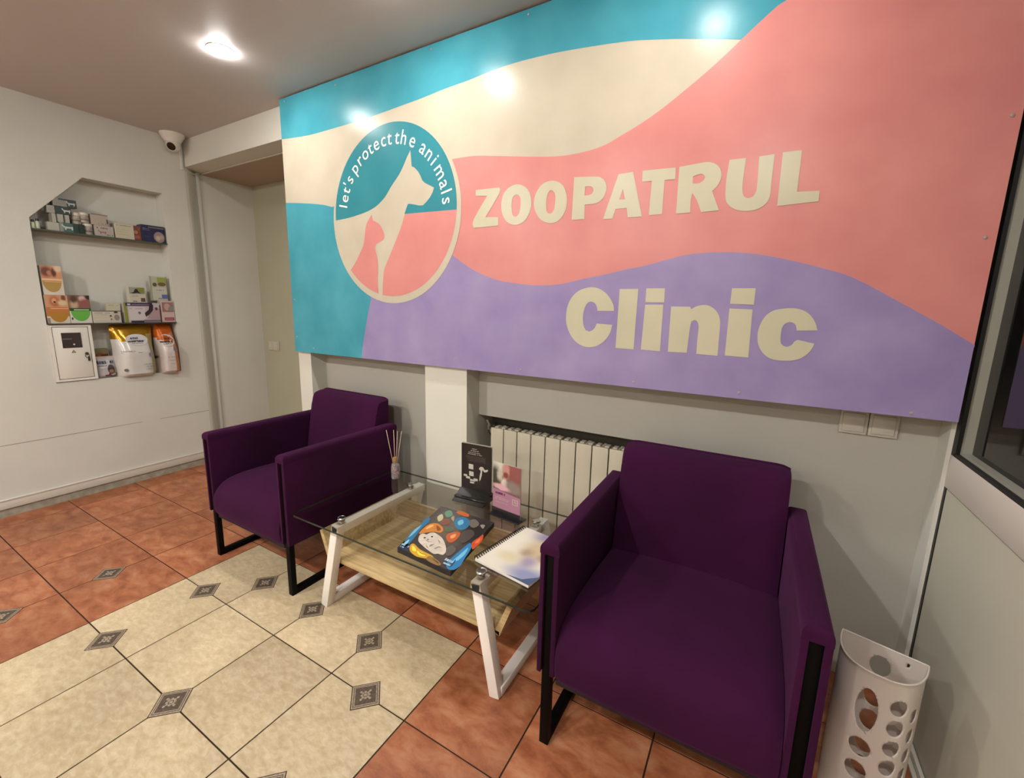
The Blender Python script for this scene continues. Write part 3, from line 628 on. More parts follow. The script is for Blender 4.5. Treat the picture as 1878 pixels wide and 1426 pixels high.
M_FLY = blobmat('flyer_photo', '#745048', [(.15, .9, .35, .3, '#c9c6b8', .5), (.05, .45, .2, .4, '#3c3a2c', .5), (.8, .9, .35, .45, '#8c504c', .6), (.47, .75, .13, .3, '#b98a7c', .35), (.47, .60, .10, .10, '#7c3c38', .4), (.25, .55, .10, .2, '#bdb3a0', .5), (.42, .28, .12, .16, '#d8cdbd', .5), (.75, .25, .3, .2, '#877a70', .5), (.3, .12, .3, .1, '#d5a5ac', .4)], .3, .08, 9)
g = G(); H = .232; w2 = .074
fl = lambda u, v: (-w2 + 2*w2*u, -.0022, .006 + H*v)
g.box(-w2, w2, -.002, .001, .006, .006+H, 0)
g.quad(fl(0, .48), fl(1, .42), fl(1, 1), fl(0, 1), 1, uv=True)
f2 = lambda u, v: (-w2 + 2*w2*u, -.0026, .006 + H*v)
g.add([fl(0, .10), fl(1, .04), fl(1, .43), fl(0, .49)], [(0, 1, 2, 3)], 2)
g.add([fl(0, .03), fl(1, -.0), fl(1, .05), fl(0, .11)], [(0, 1, 2, 3)], 4)
scribble(g, f2, .10, .45, .38, .055, 3, seed=3); scribble(g, f2, .10, .62, .31, .016, 5, seed=4); scribble(g, f2, .10, .60, .28, .016, 5, seed=5); scribble(g, f2, .10, .55, .22, .014, 5, seed=6)
for (u, v, a, b) in ((.72, .26, .2, .012), (.72, .36, .2, .012), (.72, .26, .025, .11), (.895, .26, .025, .11), (.79, .30, .03, .05), (.84, .29, .02, .05)): g.add([f2(u, v), f2(u+a, v), f2(u+a, v+b), f2(u, v+b)], [(0, 1, 2, 3)], 5)
g.build('pink_flyer', [mat('paper', '#c9b7b4', .5), M_FLY, mat('pink_print', '#a8788c', .4), mat('dark_magenta_print', '#4a1a35', .5), mat('plum_print', '#4b2c44', .4), M_INK], t)

# ---------------------------------------------------------------- comic book on the table
bk = thing('picture_book', 'thick softcover picture book with a white cat on its colourful cover, lying on the glass', 'book', (1.217, .548, GZ+.0005))
A, B_, C_, D_ = Vector((0, 0)), Vector((.255, -.014)), Vector((.200, .350)), Vector((-.078, .349))
BT = .020
def bil(u, v): p = A*(1-u)*(1-v) + B_*u*(1-v) + C_*u*v + D_*(1-u)*v; return p
g = G()
loop = [bil(0, 0), bil(1, 0), bil(1, 1), bil(0, 1)]
g.add([(p.x, p.y, z) for z in (0, BT) for p in loop], [(0, 1, 5, 4), (1, 2, 6, 5), (2, 3, 7, 6), (3, 0, 4, 7), (0, 3, 2, 1)], 1)
M_COV = blobmat('book_cover_art', '#3b3433', [(.5, .62, .35, .25, '#5a4e42', .6), (.85, .75, .2, .3, '#241f1e', .5), (.55, .15, .25, .12, '#4a4038', .6), (.3, .9, .2, .1, '#4c4450', .5)], .25, .25, 14)
n = 8
for i in range(n):
    for j in range(n):
        q = [(i/n, j/n), ((i+1)/n, j/n), ((i+1)/n, (j+1)/n), (i/n, (j+1)/n)]
        g.add([(bil(u, v).x, bil(u, v).y, BT+.0002) for u, v in q], [(0, 1, 2, 3)], 0); g.uv[len(g.f)-1] = q
cp = lambda z: (lambda u, v: (bil(u, v).x, bil(u, v).y, BT+z))
ART = [('#2a6d95', [(0.019, 0.038), (-0.0, 0.166), (-0.034, 0.334), (-0.013, 0.455), (-0.032, 0.633), (0.022, 0.679), (0.068, 0.58), (0.059, 0.442), (0.087, 0.306), (0.106, 0.173), (0.108, 0.058)]), ('#6fb0c9', [(0.009, 0.209), (-0.021, 0.363), (0.007, 0.499), (0.024, 0.416), (0.029, 0.29)]), ('#8cc4d6', [(0.03, 0.098), (0.053, 0.188), (0.082, 0.103)]), ('#c47a30', [(0.102, 0.332), (0.085, 0.454), (0.117, 0.569), (0.218, 0.625), (0.365, 0.576), (0.402, 0.486), (0.285, 0.456), (0.192, 0.394)]), ('#e6b264', [(0.125, 0.45), (0.136, 0.544), (0.194, 0.565), (0.165, 0.487)]), ('#7d431c', [(0.23, 0.585), (0.35, 0.547), (0.325, 0.493)]), ('#c99a2c', [(0.147, 0.114), (0.184, 0.149), (0.313, 0.111), (0.45, 0.099), (0.561, 0.095), (0.634, 0.072), (0.573, 0.031), (0.476, 0.005), (0.362, -0.008), (0.213, 0.031)]), ('#ecd84a', [(0.315, 0.075), (0.42, 0.076), (0.499, 0.05), (0.403, 0.024)]), ('#ecd84a', [(0.185, 0.11), (0.248, 0.101), (0.314, 0.058), (0.249, 0.047)]), ('#4a3a18', [(0.205, 0.127), (0.349, 0.073), (0.5, 0.067), (0.381, 0.06)]), ('#8a6a3a', [(0.56, 0.075), (0.71, 0.064), (0.807, 0.031), (0.76, -0.004), (0.559, 0.008)]), ('#3a2c20', [(0.614, 0.058), (0.747, 0.04), (0.747, 0.026)]), ('#2b6f96', [(0.416, 0.805), (0.485, 0.909), (0.616, 0.895), (0.692, 0.812), (0.688, 0.698), (0.624, 0.647), (0.507, 0.685)]), ('#6fb3d0', [(0.485, 0.788), (0.523, 0.853), (0.588, 0.789), (0.547, 0.724)]), ('#b9602c', [(0.321, 0.962), (0.387, 1.021), (0.533, 1.004), (0.566, 0.942), (0.451, 0.931)]), ('#5f8a6a', [(0.157, 0.889), (0.21, 0.965), (0.316, 0.883), (0.261, 0.798)]), ('#b7b08a', [(0.118, 0.746), (0.145, 0.832), (0.229, 0.747), (0.207, 0.667)]), ('#7a4a3c', [(0.227, 0.699), (0.308, 0.781), (0.402, 0.706), (0.322, 0.626)]), ('#9a9480', [(0.331, 0.815), (0.35, 0.875), (0.424, 0.762)]), ('#b3572c', [(0.507, 0.488), (0.596, 0.59), (0.685, 0.589), (0.706, 0.456), (0.666, 0.38), (0.58, 0.4)]), ('#e09a5a', [(0.577, 0.498), (0.628, 0.552), (0.651, 0.491), (0.617, 0.446)]), ('#55604a', [(0.389, 0.61), (0.508, 0.64), (0.534, 0.564), (0.454, 0.529)]), ('#2877a8', [(0.864, 0.075), (0.872, 0.213), (0.894, 0.346), (0.925, 0.493), (1.006, 0.412), (1.037, 0.248), (1.062, 0.128), (1.031, 0.034), (0.94, 0.011)]), ('#6cb8d8', [(0.915, 0.129), (0.936, 0.276), (0.957, 0.411), (0.994, 0.299), (0.975, 0.172)]), ('#174a70', [(0.912, 0.063), (0.94, 0.174), (0.968, 0.087), (0.95, 0.039)]), ('#c24a28', [(0.95, 0.502), (0.981, 0.634), (1.003, 0.706), (1.062, 0.592), (1.052, 0.452), (1.032, 0.407)]), ('#e0743e', [(0.987, 0.519), (1.005, 0.626), (1.036, 0.539)]), ('#4a403c', [(0.686, 0.608), (0.776, 0.715), (0.885, 0.655), (0.877, 0.512), (0.813, 0.444)]), ('#6a6158', [(0.642, 0.881), (0.708, 0.934), (0.821, 0.868), (0.803, 0.771), (0.717, 0.776)]), ('#57504a', [(0.674, 0.269), (0.727, 0.348), (0.83, 0.301), (0.825, 0.192), (0.756, 0.179)]), ('#8d8478', [(0.847, 0.854), (0.912, 0.884), (0.931, 0.802)])]
BM = []
for k, (c, pts) in enumerate(ART):
    if c not in BM: BM.append(c)
    g.poly([spline(pts, True, 3)], cp(.0004 + .00004*k), 7 + BM.index(c))
g.poly([spline([(0.141, 0.308), (0.17, 0.357), (0.225, 0.361), (0.253, 0.41), (0.299, 0.439), (0.376, 0.432), (0.493, 0.401), (0.621, 0.32), (0.711, 0.231), (0.721, 0.161), (0.644, 0.148), (0.584, 0.121), (0.464, 0.139), (0.326, 0.171), (0.203, 0.215)], True, 4)], cp(.0018), 2)
for (u, v, r, mi) in ((.248, .298, .020, 3), (.335, .360, .020, 3), (.318, .292, .014, 3)):
    g.poly([[(u+r*math.cos(a_*.785), v+r*.7*math.sin(a_*.785)) for a_ in range(8)]], cp(.0021), mi)
for pts in ([(.27, .265), (.31, .275), (.36, .268), (.40, .285), (.40, .275), (.36, .255), (.31, .262)], [(.42, .23), (.47, .27), (.46, .21), (.43, .19)], [(.52, .20), (.56, .26), (.62, .25), (.57, .235), (.545, .19)], [(.36, .20), (.41, .185), (.46, .16), (.40, .17)], [(.44, .36), (.50, .34), (.56, .29), (.50, .32)]): g.poly([pts], cp(.0021), 4)
scribble(g, cp(.0022), .02, .16, .055, .035, 5, seed=11); scribble(g, cp(.0022), .03, .15, .02, .025, 5, seed=12); scribble(g, cp(.0022), .80, .95, .10, .045, 5, seed=13); scribble(g, cp(.0022), .82, .94, .05, .03, 5, seed=14)
g.add([cp(.0004)(u, v) for u, v in ((0, 0), (.18, 0), (.18, .10), (0, .13))], [(0, 1, 2, 3)], 6)
g.build('pages_and_cover', [M_COV, mat('book_block', '#1e1a1a', .5), mat('cat_fur', '#d5c9b8', .6, noise=.25, nscale=40), M_DARK, mat('fur_shade', '#8d7f74', .7), mat('pale_blue_print', '#a9c9d6', .5), mat('navy_print', '#25324f', .4)] + [mat('cover_' + c.strip('#'), c, .35) for c in BM], bk)

# ---------------------------------------------------------------- spiral notebook
nb = thing('spiral_notebook', 'spiral-bound calendar with a pale dog picture beside the right armchair on the glass', 'notebook', (1.492, .650, GZ+.0012), math.atan2(-.035, .232))
M_NB = blobmat('notebook_art', '#d9d3c4', [(.45, .92, .3, .12, '#8e86a4', .7), (.95, .75, .15, .25, '#7e789c', .7), (.62, .62, .32, .22, '#c9b796', .6), (.50, .50, .10, .08, '#a8967e', .8), (.80, .52, .09, .07, '#a08c76', .8), (.66, .34, .13, .11, '#a394ac', .7), (.9, .12, .35, .14, '#8e93b4', .6), (.15, .6, .2, .5, '#e2dccb', .8), (.35, .30, .2, .1, '#d2c9a8', .7)], .3)
g = G(); W_, H_ = .236, .300
g.box(0, W_, 0, H_, .0015, .0115, 0, .001); g.box(-.001, W_+.001, -.001, H_+.001, 0, .0016, 1)
g.quad((.0, 0, .0120), (W_, 0, .0120), (W_, H_, .0120), (0, H_, .0120), 2, uv=True)
g.add([(.14, .0, .0123), (W_, .0, .0123), (W_, .055, .0123), (.20, .012, .0123)], [(0, 1, 2, 3)], 3)
g.build('cover', [mat('notebook_pages', '#d4cfc6', .7), mat('navy_back_cover', '#1c2233', .5), M_NB, mat('slate_blue_print', '#4a5878', .4)], nb)
g = G()
for k in range(26):
    y = .008 + k*(H_-.016)/25
    g.box(.0045, .0095, y-.003, y+.003, .0121, .0124)
    g.tube([(-.001+.0080*math.cos(a*.628), y, .0098+.0080*math.sin(a*.628)) for a in range(10)], .0017, 5, closed=True)
g.build('wire_binding', mat('black_wire', '#1b1b1d', .4, .6), nb)
# ---------------------------------------------------------------- radiator in the recess
rad = thing('radiator', 'cream sectional aluminium radiator in the wall recess behind the table', 'radiator', (1.11, 1.345, .13))
M_RAD = mat('radiator_enamel', '#c9c1ab', .4)
for k in range(11):
    x = k*.0797; g = G()
    g.box(x+.0025, x+.0775, 0, .010, .0, .575, 0, .003)
    g.box(x+.034, x+.046, .010, .088, .0, .570, 0); g.box(x+.006, x+.074, .074, .084, .02, .56, 0)
    g.box(x+.004, x+.076, .010, .022, .535, .572, 0, .002)
    g.box(x+.008, x+.030, .030, .070, .560, .574, 0, .002); g.box(x+.050, x+.072, .030, .070, .560, .574, 0, .002)
    g.tube([(x+.001, .045, .535), (x+.079, .045, .535)], .018, 10); g.tube([(x+.001, .045, .05), (x+.079, .045, .05)], .018, 10)
    g.build('section', M_RAD, rad)
g = G(); g.tube([(-.046, .04, .600), (-.03, .04, .575), (-.022, .045, .535), (0, .045, .535)], .009, 10); g.lathe([(.013, 0), (.014, .02), (.010, .026)], (-.034, .04, .55), 12)
g.build('valve', mat('dull_metal', '#8f8a7c', .35, .7), rad)
for x in (.16, .56, .80):
    g = G(); g.box(x, x+.02, .06, .104, .50, .53); g.build('wall_bracket', M_TRIM, rad)

# ---------------------------------------------------------------- switches
def switch(label, loc, rz, w_=.078, gang=1, grp=None):
    t = thing('light_switch', label, 'switch', loc, rz, grp)
    g = G(); g.box(-w_/2, w_/2, -.012, 0, 0, .082, 0, .003); g.build('housing', mat('shaded_switch_plastic', '#b8b2a4', .4), t)  # shade below the board put into the plastic colour
    for i in range(gang):
        a = -w_/2 + .008 + i*(w_-.016)/gang; b = a + (w_-.016)/gang - .002
        g = G(); g.box(a, b, -.017, -.011, .009, .073, 0, .002); g.build('rocker', MATS['shaded_switch_plastic'], t)
    return t
switch('white square switch box half hidden under the board, nearer the armchair', (2.597, RY, .923), 0)
switch('white square switch box half hidden under the board, nearer the partition', (2.677, RY, .923), 0)
switch('white double light switch on the passage end wall', (-1.497, PY, .905), 0, .150, 2)

# ---------------------------------------------------------------- security camera and its trunking
sc_ = thing('security_camera', 'white dome security camera at the ceiling corner above the niche wall', 'camera', (-1.515, 1.165, ZC))
g = G(); g.lathe([(.076, -.0005), (.074, -.012), (.060, -.036), (.050, -.050), (.049, -.058)], n=32); g.build('mount', M_WHITE, sc_)
d = Vector((.55, -.62, -.55)).normalized(); R = d.to_track_quat('Z', 'Y').to_matrix().to_4x4()
cb_ = Matrix.Translation(Vector((0, 0, -.072))) @ R
g = G(); pr = [(.044*math.sin(a*math.pi/14), -.044*math.cos(a*math.pi/14)) for a in range(1, 11)] + [(.030, .036), (.027, .033)]
g.lathe(pr, n=28, xf=cb_); ball = g.build('ball', M_WHITE, sc_)
g = G(); g.lathe([(.0265, .030), (.0265, .0345), (.012, .036), (.0115, .0352), (.002, .035)], n=24, xf=cb_); g.build('lens', mat('black_lens', '#0c0806', .15), ball)
g = G()
g.bar((XL+.009, 1.238, ZC-.012), (XL+.009, 1.238, 2.292), .018, .014, side=Vector((0, 1, 0)), bev=.002)
g.bar((XL+.009, 1.236, 2.300), (XP+.014, YP+.000, 2.297), .016, .014, side=Vector((0, 0, 1)), bev=.002)
g.bar((XP+.010, YP+.014, 2.315), (XP+.010, YP+.014, 0.0), .024, .018, side=Vector((0, 1, 0)), bev=.003)
g.bar((XP+.012, 1.402, 2.3145), (-.31, 1.402, 2.3145), .008, .008, side=Vector((0, 1, 0)), bev=.001)
tag(g.build('cable_trunking', M_WALL), 'thin painted cable trunking running from the security camera down the passage corner', 'cable duct')

# ---------------------------------------------------------------- electric meter box
mb = thing('meter_box', 'white metal electric meter box with a small window and key in the niche', 'meter box', (XL+.004, .4935, .795))
g = G()
g.poly([[(-.102, 0), (.102, 0), (.102, .366), (-.102, .366)], [(-.087, .014), (-.087, .352), (.087, .352), (.087, .014)]], lambda a, b: (.006, a, b), 0, lambda a, b: (-.095, a, b))
g.build('frame', M_WHITE, mb)
g = G(); g.box(-.01, .003, -.084, .084, .017, .349, 0, .002); dr = g.build('door', M_WHITE, mb)
g = G(); g.box(.0032, .0045, -.047, .047, .216, .314, 0); g.box(.0046, .005, -.043, .0, .270, .278, 1); g.lathe([(.005, 0), (.004, .001)], (0, 0, 0), 10, 2, Matrix.Translation((.005, .008, .238)) @ Matrix.Rotation(math.pi/2, 4, 'Y'))
g.build('meter_window', [mat('meter_glass', '#3b3230', .12), M_INK2, mat('meter_tag', '#d8cfc4', .4)], dr)
g = G(); g.lathe([(.009, 0), (.009, .008), (.004, .009)], n=14, xf=Matrix.Translation((.003, .062, .175)) @ Matrix.Rotation(math.pi/2, 4, 'Y'))
g.tube([(.012, .062+.010*math.cos(a*.6), .160+.014*math.sin(a*.6)) for a in range(10)], .0016, 6, closed=True); g.box(.010, .013, .063, .074, .125, .155, 0)
g.build('lock_and_key', mat('grey_metal', '#5a564e', .35, .8), dr)
g = G(); g.add([(.0035, -.011, .183), (.0035, .013, .183), (.0035, .001, .203)], [(0, 1, 2)]); g.add([(.0040, -.005, .186), (.0040, .007, .186), (.0040, .001, .197)], [(0, 1, 2)], 1)
g.build('warning_sign', [mat('sign_edge', '#4a4636', .6), mat('sign_yellow', '#a89f62', .6)], dr)

# ---------------------------------------------------------------- shelves in the niche
M_SH = mat('green_shelf_glass', '#5c6658', .1, trans=.35, ior=1.45)
for z, x1, lb, ya, yb in ((1.737, XL+.004, 'upper thin glass shelf in the wall niche', NY0+.001, 1.0895), (1.161, XL+.018, 'lower thin dark shelf in the wall niche', NY0+.001, 1.0895)):
    g = G(); g.box(NXB+.001, XL-.001, ya, yb, z, z+.007, 0); g.box(XL-.002, x1, ya, yb + (.004 if z > 1.5 else 0), z, z+.007, 0)
    tag(g.build('shelf', M_SH if z > 1.5 else mat('dark_shelf_edge', '#3b352e', .4)), lb, 'shelf')
ZT, ZB = 1.7442, 1.1682
XF = XL - .003
PM = {}
def pm(c, r=.42):
    if isinstance(c, bpy.types.Material): return c
    return mat('print_' + c.strip('#'), c, r)
def box_thing(name, label, cat, y0, y1, z0, z1, body, prints=(), depth=.07, xf=XF, side=None, grp=None):
    """carton facing the room; prints=(kind,u0,v0,u1,v1,colour) on the front"""
    mats = [pm(body)]; g = G(); yc = (y0+y1)/2; hw = (y1-y0)/2; h = z1-z0
    g.box(-depth, 0, -hw, hw, 0, h, 0, min(.0012, h*.05), 1)
    def mi(c):
        m_ = pm(c)
        if m_ not in mats: mats.append(m_)
        return mats.index(m_)
    for k, p in enumerate(prints):
        kind, u0, v0, u1, v1, c = p[:6]; off = .0003 + .00025*k
        to3 = lambda u, v, off=off: (off, -hw + 2*hw*u, h*v)
        if kind == 'r':
            if isinstance(c, bpy.types.Material): g.quad(to3(u0, v0), to3(u1, v0), to3(u1, v1), to3(u0, v1), mi(c), uv=True)
            else: g.add([to3(u0, v0), to3(u1, v0), to3(u1, v1), to3(u0, v1)], [(0, 1, 2, 3)], mi(c))
        elif kind == 'e':
            cu_, cv_, ru, rv = (u0+u1)/2, (v0+v1)/2, (u1-u0)/2, (v1-v0)/2
            g.poly([[(min(1, max(0, cu_+ru*math.cos(a*.314))), min(1, max(0, cv_+rv*math.sin(a*.314)))) for a in range(20)]], to3, mi(c))
        elif kind == 'half':    # lower half disc
            cu_, ru, rv = (u0+u1)/2, (u1-u0)/2, v1-v0
            g.poly([[(cu_-ru*math.cos(a*math.pi/16), v1-rv*math.sin(a*math.pi/16)) for a in range(17)]], to3, mi(c))
        elif kind == 'p': g.poly([p[6]], to3, mi(c))
        elif kind == 's': scribble(g, to3, u0, u1, v0, v1-v0, mi(c), seed=k+int(y0*1000))
    if side: g.quad((0, hw+.0002, 0), (-depth, hw+.0002, 0), (-depth, hw+.0002, h), (0, hw+.0002, h), mi(side))
    o = g.build(name, mats, None, (xf, yc, z0)); return tag(o, label, cat, grp)
DOGP = [(.0, .80), (.12, .95), (.18, .75), (.30, .62), (.75, .62), (.92, .70), (1, .45), (.93, .45), (.90, .15), (.80, .12), (.78, .38), (.40, .36), (.36, .10), (.26, .10), (.24, .40), (.10, .60)]
def dogs(u0, v0, u1, v1): return [(u0+(u1-u0)*a, v0+(v1-v0)*b) for a, b in DOGP]
# upper shelf, left to right
for lb, y, h in (('tiny white vial with a dark cap, leftmost on the upper niche shelf', .407, .052), ('tiny pale vial with a dark cap, second from the left on the upper shelf', .428, .060)):
    t = thing('vial', lb, 'bottle', (XF-.015, y, ZT)); g = G(); g.lathe([(.009, 0), (.0095, .002), (.0095, h-.022), (.006, h-.014)], n=14); g.build('glass_body', mat('pale_vial', '#b9bba4', .3), t)
    g = G(); g.lathe([(.0075, h-.014), (.0075, h-.001), (.006, h)], n=14); g.build('cap', mat('dark_cap', '#2b2a26', .4), t)
GREY = '#a5a396'
box_thing('medicine_box', 'small plain pale carton at the left of the upper niche shelf', 'box', .468, .520, ZT, ZT+.050, GREY, depth=.05)
box_thing('medicine_box', 'teal carton with a white dog shape standing on the upper shelf', 'box', .521, .610, ZT, ZT+.055, '#3f5f5a', [('r', .0, 0, .2, 1, '#7d8a82'), ('p', 0, 0, 0, 0, '#b9bcb0', dogs(.1, .15, .75, .85)), ('r', .70, 0, 1, 1, '#16332a')], depth=.06, side='#1b2e28')
z1_ = ZT+.0505
for y0, y1, lb in ((.489, .511, 'narrow upright pale carton, leftmost of three standing on the small cartons'), (.513, .545, 'upright grey carton, middle of three under the dark dog box'), (.549, .573, 'upright pale carton with dark edge, rightmost of three under the dark dog box')):
    box_thing('medicine_box', lb, 'box', y0, y1, z1_ if y1 < .52 else ZT+.0555, ZT+.104, '#a09f93', [('r', .0, 0, .12, 1, '#3b403a')], depth=.045)
box_thing('medicine_box', 'dark green carton with a white dog shape in the middle of the left stack', 'box', .512, .585, ZT+.1045, ZT+.152, '#20312f', [('p', 0, 0, 0, 0, '#b5b8b0', dogs(.40, .15, .98, .85))], depth=.06, side='#1b2522')
box_thing('medicine_box', 'small grey carton tucked at the left of the stack against the slanted niche edge', 'box', .475, .511, ZT+.1045, ZT+.150, '#949286', depth=.04)
box_thing('medicine_box', 'grey and dark carton with a white dog shape, topmost of the left stack', 'box', .506, .616, ZT+.1525, ZT+.200, '#7f7f76', [('r', .58, 0, 1, .9, '#2a3330'), ('r', .25, .8, 1, 1, '#2c3531'), ('p', 0, 0, 0, 0, '#a9b0ab', dogs(.55, .12, .95, .85))], depth=.05, side='#3a3f3a')
def jar(lb, y, z, r, h, lidc='#c9c3ae', x=XF-.030):
    t = thing('pill_jar', lb, 'jar', (x, y, z)); g = G(); g.lathe([(r*.94, 0), (r, .003), (r, h*.72), (r*.9, h*.76)], n=24); g.build('body', mat('jar_white', '#b5aca0', .25, noise=.3, nscale=60, col2='#8f8680'), t)
    g = G(); g.lathe([(r*1.02, h*.74), (r*1.02, h*.93), (r*.8, h), (r*.1, h)], n=24); g.build('lid', mat('jar_lid', lidc, .4), t)
    g = G(); g.lathe([(r*1.004, h*.25), (r*1.004, h*.34)], n=24); g.build('label_band', mat('jar_print', '#5c524e', .5), t)
box_thing('medicine_box', 'dark green carton under the left white jar', 'box', .612, .640, ZT, ZT+.058, '#10251d', depth=.05)
jar('white domed jar on the dark green carton', .612, ZT+.0585, .0235, .072)
jar('white domed jar stacked on the glossy jar', .651, ZT+.0725, .0245, .066)
jar('glossy white jar standing on the upper shelf under another jar', .662, ZT, .0255, .071)
box_thing('medicine_box', 'pinkish grey carton, lower one beside the jars', 'box', .690, .788, ZT, ZT+.068, '#a79d95', [('s', .1, .7, .7, .85, '#6b5752'), ('p', 0, 0, 0, 0, '#8c6a66', dogs(.15, .15, .6, .6)), ('s', .6, .1, .95, .22, '#5f6a66')], depth=.06)
box_thing('medicine_box', 'pinkish grey carton, upper one beside the jars', 'box', .679, .764, ZT+.0685, ZT+.138, '#a5998b', [('r', 0, .92, 1, 1, '#6c5c4c'), ('r', .9, .2, 1, .6, '#544639'), ('s', .4, .1, .9, .2, '#80706a')], depth=.06)
box_thing('medicine_box', 'white carton with a red end panel on the upper shelf', 'box', .795, .940, ZT, ZT+.098, '#b9b49c', [('s', .06, .86, .62, .91, '#5d5448'), ('s', .04, .6, .5, .63, '#9b9580'), ('s', .04, .45, .45, .48, '#9b9580'), ('s', .04, .25, .5, .28, '#9b9580'), ('r', .72, 0, 1, 1, '#6d3d30'), ('e', .74, .10, .95, .35, '#8f504a'), ('e', .72, .42, .88, .68, '#9c6a5a'), ('e', .84, .7, .98, .9, '#7d4a3a')], depth=.07, side='#57362b')
box_thing('medicine_box', 'dark blue carton with a round animal photo at the right end of the upper shelf', 'box', .944, 1.084, ZT, ZT+.115, '#23264a', [('r', .3, .84, .98, .92, '#6b675c'), ('s', .06, .76, .4, .80, '#8a8a94'), ('s', .06, .68, .35, .72, '#7a7a88'), ('s', .06, .3, .35, .33, '#50506c'), ('e', .50, .0, .98, .66, '#8d8080'), ('e', .58, .12, .78, .42, '#b3a58c'), ('e', .76, .22, .92, .48, '#a89494')], depth=.07, side='#2a2620')
# lower shelf
def photo(nm, base, bl): return blobmat(nm, base, bl, .4, .06, 10)
PH1 = photo('dog_photo_orange', '#c78d66', [(.25, .55, .3, .4, '#6d3f30', .5), (.40, .45, .12, .18, '#b07860', .4), (.62, .5, .12, .35, '#5f3322', .4), (.85, .85, .2, .3, '#d2b9a0', .5)])
PH2 = photo('dog_photo_retriever', '#c0916c', [(.42, .5, .22, .42, '#a8643c', .4), (.40, .55, .10, .2, '#d39a70', .4), (.42, .45, .05, .08, '#2a1410', .3), (.82, .8, .1, .25, '#6a4030', .4), (.75, .4, .2, .2, '#cdb592', .5)])
PH3 = photo('cat_dog_photo', '#7a5a48', [(.25, .3, .18, .3, '#b89a80', .5), (.25, .7, .15, .25, '#4a3828', .5), (.65, .75, .16, .2, '#c7aaa2', .4), (.72, .4, .2, .3, '#8c4f52', .5), (.95, .9, .15, .2, '#2a2422', .4)])
box_thing('pet_care_box', 'tall white carton with a brown dog photo standing on the orange carton, lower shelf', 'box', .403, .498, ZB+.1785, ZB+.358, '#c9c2b4', [('r', 0, .56, .98, 1, PH1), ('r', .0, .50, .95, .56, '#d9b48e'), ('half', .0, .10, .92, .50, '#a8884a'), ('r', .1, .44, .9, .48, '#c99d70')], depth=.05)
box_thing('pet_care_box', 'orange carton with a retriever photo, first on the lower niche shelf', 'box', .400, .505, ZB, ZB+.178, '#c9c2b0', [('r', 0, .56, 1, 1, PH2), ('r', 0, .26, 1, .58, '#b4713f'), ('r', .2, .52, .98, .55, '#d8a880'), ('half', .1, .05, .95, .40, '#a5782c'), ('r', 0, 0, .12, .2, '#8a8078')], depth=.06)
box_thing('pet_care_box', 'green carton with cat and dog photo, second on the lower niche shelf', 'box', .507, .612, ZB, ZB+.182, '#cbc8ba', [('r', 0, .52, 1, 1, PH3), ('r', 0, .44, 1, .54, '#2f4a1e'), ('r', .2, .46, .9, .50, '#a9c49a'), ('half', .05, .08, .95, .44, '#5fa843'), ('e', .04, .12, .12, .22, '#3a3a36')], depth=.06)
box_thing('medicine_box', 'flat white carton with a small dog sketch lying on the lower shelf', 'box', .616, .765, ZB, ZB+.082, '#b9b4a4', [('r', 0, .95, 1, 1, '#3f352a'), ('s', .06, .80, .6, .86, '#6f675a'), ('s', .06, .66, .5, .70, '#857d70'), ('r', .06, .30, .6, .33, '#d5d0c0'), ('e', .74, .2, .94, .7, '#857c74'), ('e', .74, .8, .9, .95, '#3c332c'), ('e', .58, .5, .66, .66, '#4c443c'), ('e', .60, .22, .66, .38, '#6c645c')], depth=.055, xf=XF+.004)
box_thing('medicine_box', 'pale carton standing behind the flat white carton and the purple carton', 'box', .700, .775, ZB+.0825, ZB+.132, '#b5b19a', [('s', .15, .7, .85, .8, '#8c8570')], depth=.03, xf=XF-.02)
box_thing('pet_care_box', 'wide purple and white carton with a puppy photo in the middle of the lower shelf', 'box', .785, 1.000, ZB, ZB+.140, '#b3a9ac', [('r', 0, 0, .09, 1, '#7d8434'), ('r', .05, .84, .78, 1, '#382c40'), ('r', .10, .88, .18, .95, '#c9c4cc'), ('s', .22, .89, .7, .94, '#8b7f92'), ('r', .12, .12, .56, .78, '#bfb8b8'), ('s', .14, .68, .5, .73, '#8f8894'), ('e', .36, .42, .44, .56, '#6e6672'), ('r', .15, 0, .5, .10, '#33284c'), ('p', 0, 0, 0, 0, '#33242c', [(.70, .98), (.80, .90), (.78, .62), (.66, .40), (.56, .30), (.54, .48), (.66, .66)]), ('p', 0, 0, 0, 0, '#a38a8c', [(.60, .2), (.66, .40), (.78, .55), (.84, .8), (.97, .7), (.97, .18)]), ('e', .84, .62, .92, .78, '#5a3c3c'), ('r', .50, .04, 1, .14, '#6e6270'), ('r', .97, 0, 1, .9, '#3f3434')], depth=.055, xf=XF+.006)
box_thing('medicine_box', 'small white carton with a black dog photo on top of the purple carton', 'box', .826, .925, ZB+.1405, ZB+.252, '#b9b5a2', [('r', .05, .55, .95, .96, '#8f9088'), ('r', .5, .60, .95, .94, '#7a8038'), ('p', 0, 0, 0, 0, '#20201c', [(.1, .62), (.3, .66), (.42, .88), (.52, .86), (.60, .70), (.75, .58), (.5, .62), (.3, .58)]), ('s', .15, .40, .55, .45, '#7f7a6c'), ('r', .68, .06, .94, .30, '#5a4640'), ('s', .2, .06, .45, .14, '#5a564c')], depth=.04, xf=XF-.006)
box_thing('pet_care_box', 'pinkish white carton with a dog photo at the right end of the lower shelf', 'box', 1.003, 1.088, ZB, ZB+.158, '#bfa9a4', [('r', .1, .48, .95, .93, '#8f6a68'), ('e', .25, .55, .7, .88, '#b59490'), ('e', .55, .5, .95, .75, '#7d8078'), ('r', .2, .08, .92, .22, '#8e3d48'), ('r', .26, .13, .84, .16, '#c58c92')], depth=.05, xf=XF+.006)
